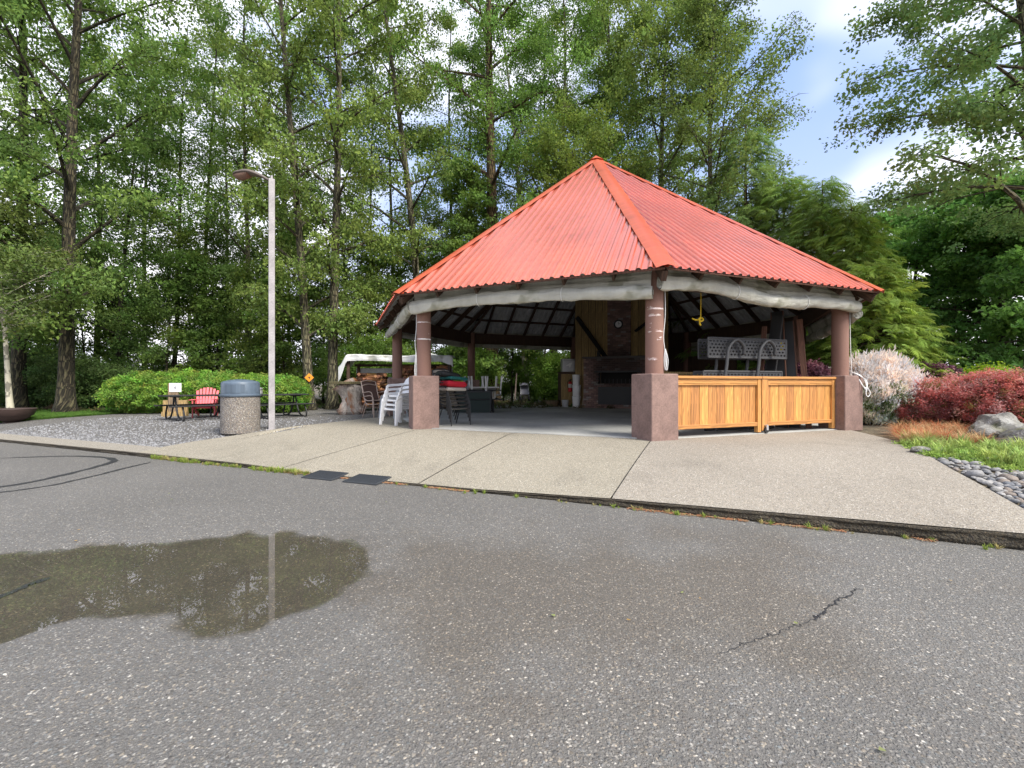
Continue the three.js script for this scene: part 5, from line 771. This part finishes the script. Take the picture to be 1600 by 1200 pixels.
// saplings and young maples between the trunks
const sap = [[-30, 23, 8, 2.2], [70, 22, 7, 2.0], [135, 24, 9, 2.2], [205, 25, 6.5, 1.8], [258, 22.5, 8.5, 2.2], [300, 24, 10, 2.4], [340, 23, 7.5, 2.0], [372, 25, 9, 2.2], [405, 21.5, 7, 1.9], [445, 22, 9.5, 2.2], [505, 23, 8, 2.0], [556, 24, 9.5, 2.3], [600, 25, 9, 2.3], [648, 25, 9.5, 2.2], [700, 26, 12, 2.4], [740, 23.5, 12.5, 2.2], [800, 26, 12.5, 2.6], [850, 24, 13, 2.4]];
const sapp = ['at the far left edge', 'between the two thick trunks on the left', 'right of the thickest left trunk', 'above the left end of the hedge', 'above the hedge, left of the number sign', 'above the number sign', 'above the red garden chair', 'above the litter bin', 'just left of the lamp post', 'just right of the lamp post', 'between the two slender alders', 'left of the firewood shelter', 'above the white tarpaulin', 'above the left roof corner', 'behind the lower left roof slope', 'behind the middle of the left roof slope', 'behind the upper left roof slope', 'left of the roof apex'];
sap.forEach(([px, Z, h, sp], i) => broadTree({ px, Z, h, r: 0.06, base: 0.1, spread: sp, n: 310, limbs: 20, rise: 0.5, leaf: i % 3 ? 'alder' : 'maple', seed: 700 + i, name: 'sapling', prof: (f) => 1.0 - 0.55 * f, bark: M.darkBark, col: [[0.16, 0.26, 0.045], [0.13, 0.22, 0.045], [0.2, 0.28, 0.05]][i % 3], label: `young leafy understorey tree ${sapp[i]}` }));
// cedars and the dark broadleaf wood on the right
conifer({ px: 1165, Z: 20, h: 12.6, r: 0.22, spread: 4.0, n: 2500, seed: 301, col: GREEN.cedarDeep, label: 'tallest cedar, rising behind the right roof slope' });
conifer({ px: 1225, Z: 18.5, h: 9.6, r: 0.2, spread: 3.6, n: 2300, seed: 302, col: GREEN.cedar, label: 'mid height feathery cedar behind the right roof slope' });
conifer({ px: 1285, Z: 17, h: 8.8, r: 0.18, spread: 2.8, n: 2000, seed: 303, col: GREEN.cedar, label: 'lower feathery cedar above the right roof corner' });
conifer({ px: 1362, Z: 13.6, h: 4.7, r: 0.12, spread: 2.2, n: 2600, seed: 304, col: [0.32, 0.44, 0.07], leaf: 'lace', label: 'bright yellow green feathery cedar right of the pavilion' });
conifer({ px: 1330, Z: 16.2, h: 7.6, r: 0.14, spread: 2.4, n: 1900, seed: 305, col: [0.28, 0.4, 0.06], label: 'second bright cedar behind the right pavilion column' });
const dk = [[1420, 21, 9.5, 4], [1490, 19, 8.5, 3.8], [1560, 17, 8.6, 3.6], [1640, 16, 9, 4], [1370, 24, 10, 3.6], [1260, 25, 8, 3.4]];
const dkp = ['behind the bright cedar on the right', 'above the yellow green shrub', 'above the boulder near the right edge', 'at the right edge behind the red shrubs', 'far back between cedar and dark wood', 'far back behind the right column'];
dk.forEach(([px, Z, h, sp], i) => broadTree({ px, Z, h, r: 0.14, base: 0.08, spread: sp, n: 640, limbs: 26, rise: 0.35, leaf: 'maple', seed: 320 + i, name: 'broadleaf_tree', prof: (f) => 1.05 - 0.6 * f, bark: M.darkBark, col: [0.15, 0.3, 0.06], label: `dense dark green broadleaf tree ${dkp[i]}` }));
{ const s = thing('dead_snag', 'pale broken snag standing in the dark wood on the right', 'tree', onG(12.7, 16.2)); mesh('trunk', taper([V3(0, 0, 0), V3(0.04, 1.2, 0), V3(-0.03, 2.4, 0.02), V3(0.12, 3.0, 0)], [0.1, 0.085, 0.07, 0.025], 8), M.oldWood, s); mesh('stub', taper([V3(-0.02, 2.1, 0.02), V3(0.16, 2.5, 0.05)], [0.035, 0.015], 6), M.oldWood, s); }

// undergrowth and hedge on the left, bright shrubs behind the pavilion
const ug = [[-60, 20, 2.2, 1.6], [25, 21, 2.2, 1.5], [85, 20.5, 1.8, 1.2], [140, 19.5, 1.8, 1.1], [190, 21, 1.6, 0.9], [250, 24, 2.2, 1.0], [330, 25, 2.6, 1.1], [420, 24, 2.2, 1.3], [545, 22, 1.6, 1.5], [590, 22, 1.7, 1.7], [640, 23, 1.6, 1.4], [700, 25, 1.8, 1.5]];
const ugp = ['at the far left edge', 'between the two thick left trunks', 'at the foot of the thickest left trunk', 'above the lawn', 'left of the hedge', 'behind the hedge, below the number sign tree', 'behind the middle of the hedge', 'behind the lamp post', 'behind the stump table', 'behind the left end of the firewood shelter', 'behind the middle of the firewood shelter', 'behind the right end of the firewood shelter'];
ug.forEach(([px, Z, w, h], i) => { const X = (px - 800) / FOC * Z; shrub('undergrowth_shrub', `dark green undergrowth shrub ${ugp[i]}`, 'shrub', onG(X, Z), [w, h, 1.4], 420, 'bush', i > 7 ? [0.17, 0.28, 0.045] : [0.1, 0.17, 0.04], 400 + i, { lump: 0.45 }); });
const bs = [[735, 24, 1.5, 1.5], [785, 27, 1.6, 1.7], [838, 26.5, 1.5, 1.5], [868, 24, 1.1, 1.3], [900, 25.5, 1.4, 1.4], [1130, 23, 2.2, 1.5], [1215, 21, 1.7, 1.3]];
const bsp = ['left of the thick brown trunk', 'right of the thick brown trunk', 'behind the stroller', 'just left of the cabinet', 'behind the chimney wall', 'behind the tipped tables', 'behind the leaning boards'];
bs.forEach(([px, Z, w, h], i) => { const X = (px - 800) / FOC * Z; shrub('bright_shrub', `bright green leafy shrub ${bsp[i]}`, 'shrub', onG(X, Z), [w, h, 1.2], 460, 'bush', [0.2, 0.34, 0.045], 430 + i, { lump: 0.4 }); });
const hd = [[222, 17.1, 1.3, 0.74], [275, 17.3, 1.3, 0.78], [335, 17.4, 1.5, 0.74], [400, 17.5, 1.3, 0.7], [438, 17.6, 0.9, 0.66]], hdp = ['left end of the hedge', 'behind the number sign', 'behind the red garden chair', 'between litter bin and lamp post', 'right end of the hedge by the lamp post'];
hd.forEach(([px, Z, w, h], i) => { const X = (px - 800) / FOC * Z; shrub('hedge_shrub', `fresh yellow green clipped shrub, ${hdp[i]}`, 'shrub', onG(X, Z), [w, h, 1.05], 1150, 'hedge', (y, q, r) => [0.25 * (0.7 + 0.5 * r()), 0.42 * (0.75 + 0.4 * r()), 0.06], 450 + i, { shell: 0.66, lump: 0.32, group: 'row of clipped yellow green shrubs' }); });

// garden on the right
{
  const wl = P(1385, 664); shrub('willow_shrub', 'pale pink and white variegated willow shrub beside the right pedestal', 'shrub', onG(wl[0] + 0.1, wl[1] + 0.5), [0.98, 0.8, 0.8], 1900, 'willow', (y, q, r) => r() < sst(0.2, 0.65, y) * 0.9 + 0.16 ? [0.92, 0.85, 0.8] : r() < 0.5 ? [0.8, 0.82, 0.66] : [0.18, 0.26, 0.08], 501, { shell: 0.6, lump: 0.25, upright: true, vary: 0.18, stems: 16 });
  const rb = [[1498, 668, 1.0, 0.55, 0.75], [1560, 668, 1.05, 0.6, 0.8], [1625, 676, 1.0, 0.62, 0.8], [1590, 640, 0.9, 0.6, 0.7]], rbp = ['nearest the pale willow', 'in the middle, left of the boulder', 'cut by the right edge behind the boulder', 'behind the boulder'];
  rb.forEach(([px, py, w, h, d], i) => { const q = P(px, py); shrub('barberry_shrub', `coppery red barberry shrub ${rbp[i]}`, 'shrub', onG(q[0], q[1] + 0.6), [w, h, d], 1150, 'small', (y, k, r) => { const s = r(); return s < 0.6 ? [0.66, 0.22, 0.19] : s < 0.86 ? [0.7, 0.4, 0.34] : [0.27, 0.22, 0.07]; }, 510 + i, { shell: 0.66, lump: 0.3, group: 'coppery red barberry shrubs' }); });
  const pb = [[1440, 12.6, 1.3, 0.78], [1375, 13, 1.1, 0.8], [1262, 11.8, 0.9, 0.72], [1200, 12.2, 0.9, 0.7], [1140, 12.8, 0.8, 0.62]], pbp = ['behind the pale willow and the red shrubs', 'just right of the right column', 'seen under the roof beside the leaning boards', 'seen through the tipped tables', 'low behind the tipped tables'];
  pb.forEach(([px, Z, w, h], i) => shrub('purple_shrub', `dark purple leaved shrub ${pbp[i]}`, 'shrub', onG((px - 800) / FOC * Z, Z), [w, h, 0.8], 620, 'hedge', (y, k, r) => r() < 0.7 ? [0.13, 0.045, 0.07] : [0.3, 0.13, 0.17], 530 + i, { shell: 0.6, lump: 0.35 }));
  const yg = [[1545, 14.2, 1.1, 0.75], [1500, 13.8, 0.6, 0.55]]; yg.forEach(([px, Z, w, h], i) => shrub('yellow_shrub', ['bright yellow green shrub behind the red barberries', 'smaller yellow green shrub left of the bright one'][i], 'shrub', onG((px - 800) / FOC * Z, Z), [w, h, 0.7], 420, 'bush', [0.38, 0.52, 0.03], 545 + i, { lump: 0.4, size: 0.8 }));
  const sm = P(1395, 660); shrub('seedling', 'small lime green seedling at the foot of the pale willow', 'plant', onG(sm[0] - 0.05, sm[1] - 0.1), [0.2, 0.16, 0.18], 16, 'bush', [0.28, 0.42, 0.04], 550, { size: 0.5, stems: 5 });
  // tufts: sedge, ground cover, kerb grass, lawn
  const tuft = (n, h, sp, seed, w = 0.006) => { const r = rng(seed), pos = []; for (let i = 0; i < n; i++) { const a = r() * 6.28, l = h * (0.6 + 0.6 * r()), o = sp * (0.3 + r()), x0 = 0.03 * (r() - 0.5), z0 = 0.03 * (r() - 0.5), c = Math.cos(a), s = Math.sin(a), p = (t, k) => { const d = o * t * t, y = l * (t - 0.35 * t * t * (o / h)); return [x0 + c * d - s * k, y, z0 + s * d + c * k]; }; const A = p(0, w), B = p(0, -w), C = p(0.55, w * 0.8), D = p(0.55, -w * 0.8), E = p(1, 0); pos.push(...A, ...B, ...C, ...B, ...D, ...C, ...C, ...D, ...E); } const g = new THREE.BufferGeometry(); g.setAttribute('position', new THREE.Float32BufferAttribute(pos, 3)); g.computeVertexNormals(); return g; };
  const sedgeG = tuft(70, 0.28, 0.4, 1, 0.004), grassG = tuft(26, 0.1, 0.07, 2, 0.004), coverG = leafCluster(40, 0.1, 0.035, 0.02, 21, 0.7, -0.4), E = (r) => new THREE.Euler((r() - 0.5) * 0.3, r() * 6.28, (r() - 0.5) * 0.3), r = rng(600);
  const spread = (n, quad, f) => { const l = []; for (let i = 0; i < n; i++) { const u = r(), v = r(), px = lerp(lerp(quad[0][0], quad[1][0], u), lerp(quad[3][0], quad[2][0], u), v), py = lerp(lerp(quad[0][1], quad[1][1], u), lerp(quad[3][1], quad[2][1], u), v), [X, Z] = P(px, py); l.push(f(X, G(X, Z) - 0.02, Z, u, v)); } return l; };
  const sedges = (label, n, quad) => { const l = spread(n, quad, (X, y, Z) => [X, y + 0.02, -Z, E(r), 0.7 + 0.6 * r(), r() < 0.7 ? [0.5 * (0.7 + 0.6 * r()), 0.22, 0.1] : [0.56, 0.4, 0.2]]); tag(instances('sedge_grass', sedgeG, grassMat, l), label, 'ornamental grass', null, 'stuff'); };
  sedges('orange brown sedge grass in front of the red barberries', 85, [[1385, 676], [1500, 672], [1540, 705], [1420, 697]]);
  const cover = (label, n, quad, col) => tag(instances('ground_cover', coverG, grassMat, spread(n, quad, (X, y, Z) => [X, y + 0.05 * r(), -Z, E(r), 0.6 + 0.7 * r(), vary(col, r)])), label, 'ground cover', null, 'stuff');
  cover('lime green ground cover between sedge and river stones', 420, [[1395, 694], [1540, 700], [1600, 735], [1450, 716]], [0.3, 0.42, 0.09]);
  cover('lime green ground cover at the right edge below the boulder', 520, [[1530, 700], [1760, 705], [1760, 750], [1540, 735]], [0.32, 0.44, 0.1]);
  cover('darker green ground cover around the boulder and under the shrubs', 500, [[1430, 664], [1800, 670], [1800, 705], [1500, 690]], [0.1, 0.14, 0.04]);
  const kl = []; for (const [s0, s1, n, k] of [[6.2, 7.4, 60, 0.9], [7.4, 9.6, 60, 0.7], [9.2, 10.1, 34, 1], [11.7, 15.2, 24, 0.55], [15.2, 18, 20, 0.6]]) for (let i = 0; i < n; i++) { const s = lerp(s0, s1, r()), [X, Z] = fromSD(s, -0.05 - 0.1 * r() * r()); kl.push([X, -0.01, -Z, E(r), k * (0.6 + 0.7 * r()), r() < 0.75 ? [0.26, 0.34, 0.06] : [0.42, 0.36, 0.14]]); }
  tag(instances('kerb_grass', grassG, grassMat, kl), 'sparse yellow green grass tufts along the kerb', 'grass', null, 'stuff');
  const ll = []; for (let i = 0; i < 9000; i++) { const px = lerp(-150, 236, r()), py = interp([[-420, 660], [0, 661], [110, 652], [240, 643]], px), [X0, Z0] = P(px, py), Z = Z0 + 5 * r() * r(), X = X0 * Z / Z0; ll.push([X, G(X0, Z) + 0.005 + 0.02 * (Z - Z0) / 9, -Z, E(r), 0.5 + 0.4 * r(), vary([0.1, 0.2, 0.03], r, 0.25)]); }
  tag(instances('lawn_grass', grassG, grassMat, ll), 'short green blades of the lawn', 'grass', null, 'stuff');
  // forest floor litter and low weeds
  const fl = []; for (let i = 0; i < 2600; i++) { const Z = 17.5 + 14 * r(), X = lerp(-1.25, 1.2, r()) * Z; if (toD(X, Z) < 10 && X > -9 && Z < 22) continue; fl.push([X, (Z < 26 ? G(X, Z) : 0.3) + 0.02, -Z, E(r), 1.2 + 1.6 * r(), vary(r() < 0.5 ? [0.07, 0.12, 0.03] : [0.1, 0.09, 0.04], r)]); }
  tag(instances('forest_weeds', coverG, grassMat, fl), 'low weeds and litter on the forest floor', 'ground cover', null, 'stuff');
  const rust = []; for (let i = 0; i < 60; i++) { const q = P(92 + 22 * (r() - 0.5), 640 + 2 * r()); rust.push([q[0] , G(...q), -q[1] - 0.3 * r(), E(r), 0.9 + 0.5 * r(), [0.22, 0.13, 0.06]]); }
  tag(instances('dry_grass', sedgeG, grassMat, rust), 'clump of dry brown grass at the foot of the thickest left trunk', 'grass', null, 'stuff');
  const wd = []; for (const [n, quad] of [[60, [[1395, 690], [1540, 698], [1600, 730], [1450, 712]]], [70, [[1530, 700], [1760, 705], [1760, 745], [1540, 732]]]]) wd.push(...spread(n, quad, (X, y, Z) => [X, y + 0.02, -Z, E(r), 1.2 + 1.6 * r(), vary([0.34, 0.44, 0.12], r)]));
  tag(instances('weeds', grassG, grassMat, wd), 'taller lime green weeds standing out of the ground cover', 'weeds', null, 'stuff');
  // windblown litter: needles along the kerb, a few fallen leaves on the asphalt
  const needleG = new THREE.BoxGeometry(0.045, 0.003, 0.005), nl = []; for (let i = 0; i < 2600; i++) { const s = lerp(9, 18.2, r()), d = -0.035 - 0.07 * r() * r(), [X, Z] = fromSD(s, d); if (fbm(s * 1.5, 3, 3, 5) < 0.42) continue; nl.push([X, 0.006 + 0.008 * r(), -Z, new THREE.Euler((r() - 0.5) * 0.3, r() * 6.28, (r() - 0.5) * 0.3), 0.6 + 0.7 * r(), r() < 0.6 ? [0.34, 0.15, 0.07] : [0.3, 0.22, 0.12]]); }
  tag(instances('needle_litter', needleG, mat(1, 1, 1, 0.95), nl), 'rusty brown needles gathered along the foot of the kerb', 'leaf litter', null, 'stuff');
  const lf = leafCluster(1, 0, 0.05, 0.03, 77, 0, 0), fa = []; for (let i = 0; i < 30; i++) { const X = lerp(-5, 5, r()), Z = lerp(1.7, 6, r()); if (toD(X, Z) > -0.1 || pud(X, Z) > -0.1) continue; fa.push([X, asphaltY(X, Z) + 0.012, -Z, new THREE.Euler(0, r() * 6.28, 0), [0.6 + 0.6 * r(), 0.15, 0.6 + 0.6 * r()], r() < 0.5 ? [0.5, 0.3, 0.07] : [0.3, 0.34, 0.12]]); }
  tag(instances('fallen_leaves', lf, leafMat, fa), 'few small yellow and green leaves scattered on the asphalt', 'leaf litter', null, 'stuff');
  // boulders
  const rockG = (seed, sx, sy, sz, rough = 0.6) => { const g = new THREE.IcosahedronGeometry(1, 5), p = g.attributes.position, c = new Float32Array(p.count * 3); for (let i = 0; i < p.count; i++) { const x = p.getX(i), y = p.getY(i), z = p.getZ(i), n = fbm(x * 1.1 + 9 + z * 0.8, y * 1.1 + 5 - z * 0.7, 5, seed) - 0.5, rg = Math.abs(fbm(x * 2.1 + y, z * 2.1 - y, 4, seed + 50) - 0.5), k = 1 + rough * n * 1.7 - rg * 0.5; p.setXYZ(i, x * sx * k, y * sy * k, z * sz * k); const m = fbm(x * 4 + z * 3, y * 4 + z, 4, seed + 3), q = sst(0.5, 0.64, m) * (y > -0.2 ? 1 : 0.4), l = sst(0.55, 0.62, fbm(x * 7, z * 7 + y * 3, 3, seed + 8)); let a = [0.36, 0.34, 0.3]; a = a.map((v, j) => lerp(v, [0.2, 0.2, 0.06][j], q * 0.8)); a = a.map((v, j) => lerp(v, [0.55, 0.54, 0.5][j], l * 0.7)); c.set(a, 3 * i); } g.setAttribute('color', new THREE.BufferAttribute(c, 3)); g.computeVertexNormals(); return toCreasedNormals(g, 0.5); };
  const boulder = (label, px, py, s, seed, turn) => { const q = P(px, py), o = thing('boulder', label, 'rock', onG(q[0], q[1] + s[2] * 0.5, s[1] * 0.35), turn); const g = rockG(seed, ...s); uvm(g); mesh('rock', g, M.boulder, o); };
  boulder('large mossy grey boulder below the red barberries', 1578, 690, [0.62, 0.34, 0.4], 3, 0.3); boulder('mossy boulder at the right edge beside the large one', 1640, 700, [0.5, 0.24, 0.4], 9, 1.1); boulder('low pale flat rock at the edge of the river stones', 1462, 712, [0.28, 0.09, 0.16], 5, 0.2);
  // river stones: the ones that show are meshes of their own
  const bed = tag(mesh('river_stone_bed', grid(40, 20, (u, v) => { const d = lerp(0.1, 6.3, v), s = interp(rightEdge, d) + 6.5 * u - 0.1, [X, Z] = fromSD(s, d); return [X, G(X, Z) - 0.012, -Z]; }), M.soil), 'band of smooth grey river stones beside the concrete apron', 'gravel', null, 'structure');
  const peb = [...Array(6)].map((_, k) => { const g = new THREE.IcosahedronGeometry(1, 2), p = g.attributes.position, q = rng(70 + k), a = q() * 9; for (let i = 0; i < p.count; i++) { const x = p.getX(i), y = p.getY(i), z = p.getZ(i), n = 1 + 0.5 * (fbm(x + 3 + z * 0.6, y + a - z * 0.5, 2, k) - 0.5); p.setXYZ(i, x * n, y * n * 0.55, z * n * (0.65 + 0.2 * Math.sin(a))); } g.computeVertexNormals(); uvm(g, 0.1); return paint(toCreasedNormals(g, 1.2), [1, 1, 1]); });
  const tones = [[0.3, 0.3, 0.3], [0.42, 0.41, 0.4], [0.2, 0.21, 0.23], [0.5, 0.48, 0.45], [0.36, 0.3, 0.25], [0.55, 0.53, 0.5], [0.26, 0.25, 0.23]].map((c) => { const m = M.stone.clone(); m.color.setRGB(...c); return m; });
  const list = []; for (let i = 0; i < 4200; i++) { const v = r(), u = r(), py = lerp(700, 815, Math.pow(v, 0.9)), edge = interp([[690, 1388], [705, 1425], [720, 1462], [740, 1500], [760, 1540], [797, 1600], [820, 1640]], py), px = edge + 2 + Math.pow(u, 1.3) * interp([[700, 40], [715, 90], [740, 120], [770, 150], [815, 240]], py); const [X, Z] = P(px, py); list.push([X, Z, 0.028 + 0.06 * r() * r()]); }
  const kept = []; for (const s of list) { if (toS(s[0], s[1]) < interp(rightEdge, toD(s[0], s[1])) + 0.03) continue; if (kept.every((k) => Math.hypot(k[0] - s[0], k[1] - s[1]) > (k[2] + s[2]) * 0.8)) kept.push(s); if (kept.length > 700) break; }
  kept.sort((a, b) => b[2] / b[1] - a[2] / a[1]);
  kept.slice(0, 300).forEach(([X, Z, s]) => { const m = mesh('stone', peb[Math.floor(r() * 6)], tones[Math.floor(r() * 7)], bed); m.position.set(X, G(X, Z) + s * 0.25, -Z); m.rotation.set((r() - 0.5) * 0.5, r() * 6.28, (r() - 0.5) * 0.5); m.scale.setScalar(s * 1.15); });
  const rest = kept.slice(300); const m = instances('small_stones', peb[0], tones[1], rest.map(([X, Z, s]) => [X, G(X, Z) + s * 0.2, -Z, new THREE.Euler((r() - 0.5) * 0.5, r() * 6.28, 0), s, ((k) => [k, k * 0.98, k * 0.94])(0.5 + r())]), bed); m.userData.kind = 'stuff';
  // loose gravel on the yard
  const gl = []; for (let i = 0; i < 9000; i++) { const s = lerp(-2, 10.5, r()), d = 0.45 + 5.5 * r() * r(), [X, Z] = fromSD(s, d); gl.push([X, G(X, Z) + 0.004, -Z, new THREE.Euler(r() * 3, r() * 6, r() * 3), 0.012 + 0.018 * r() * r(), ((k) => [k, k, k * 1.02])(0.5 + 1.1 * r())]); }
  tag(instances('loose_gravel', new THREE.IcosahedronGeometry(1, 0), mat(0.2, 0.2, 0.2, 0.95), gl), 'loose grey crushed stones lying on the gravel yard', 'gravel', null, 'stuff');
}
// orange diamond sign on the alder
{
  const Z = 18.7, X = (483 - 800) / FOC * Z, s = thing('trail_sign', 'small orange diamond sign nailed to the alder trunk', 'sign', [X, EYE + (600 - 590) / FOC * Z, -Z], 0.2);
  mesh('plate', box(0.26, 0.26, 0.012, 0, 0, 0, 0, 0, Math.PI / 4, 0.004), M.orange, s); mesh('symbol', [box(0.1, 0.025, 0.006, 0, 0.015, 0.008), box(0.025, 0.1, 0.006, 0.02, -0.01, 0.0085)], M.iron, s);
}
renderer.render(scene, camera);
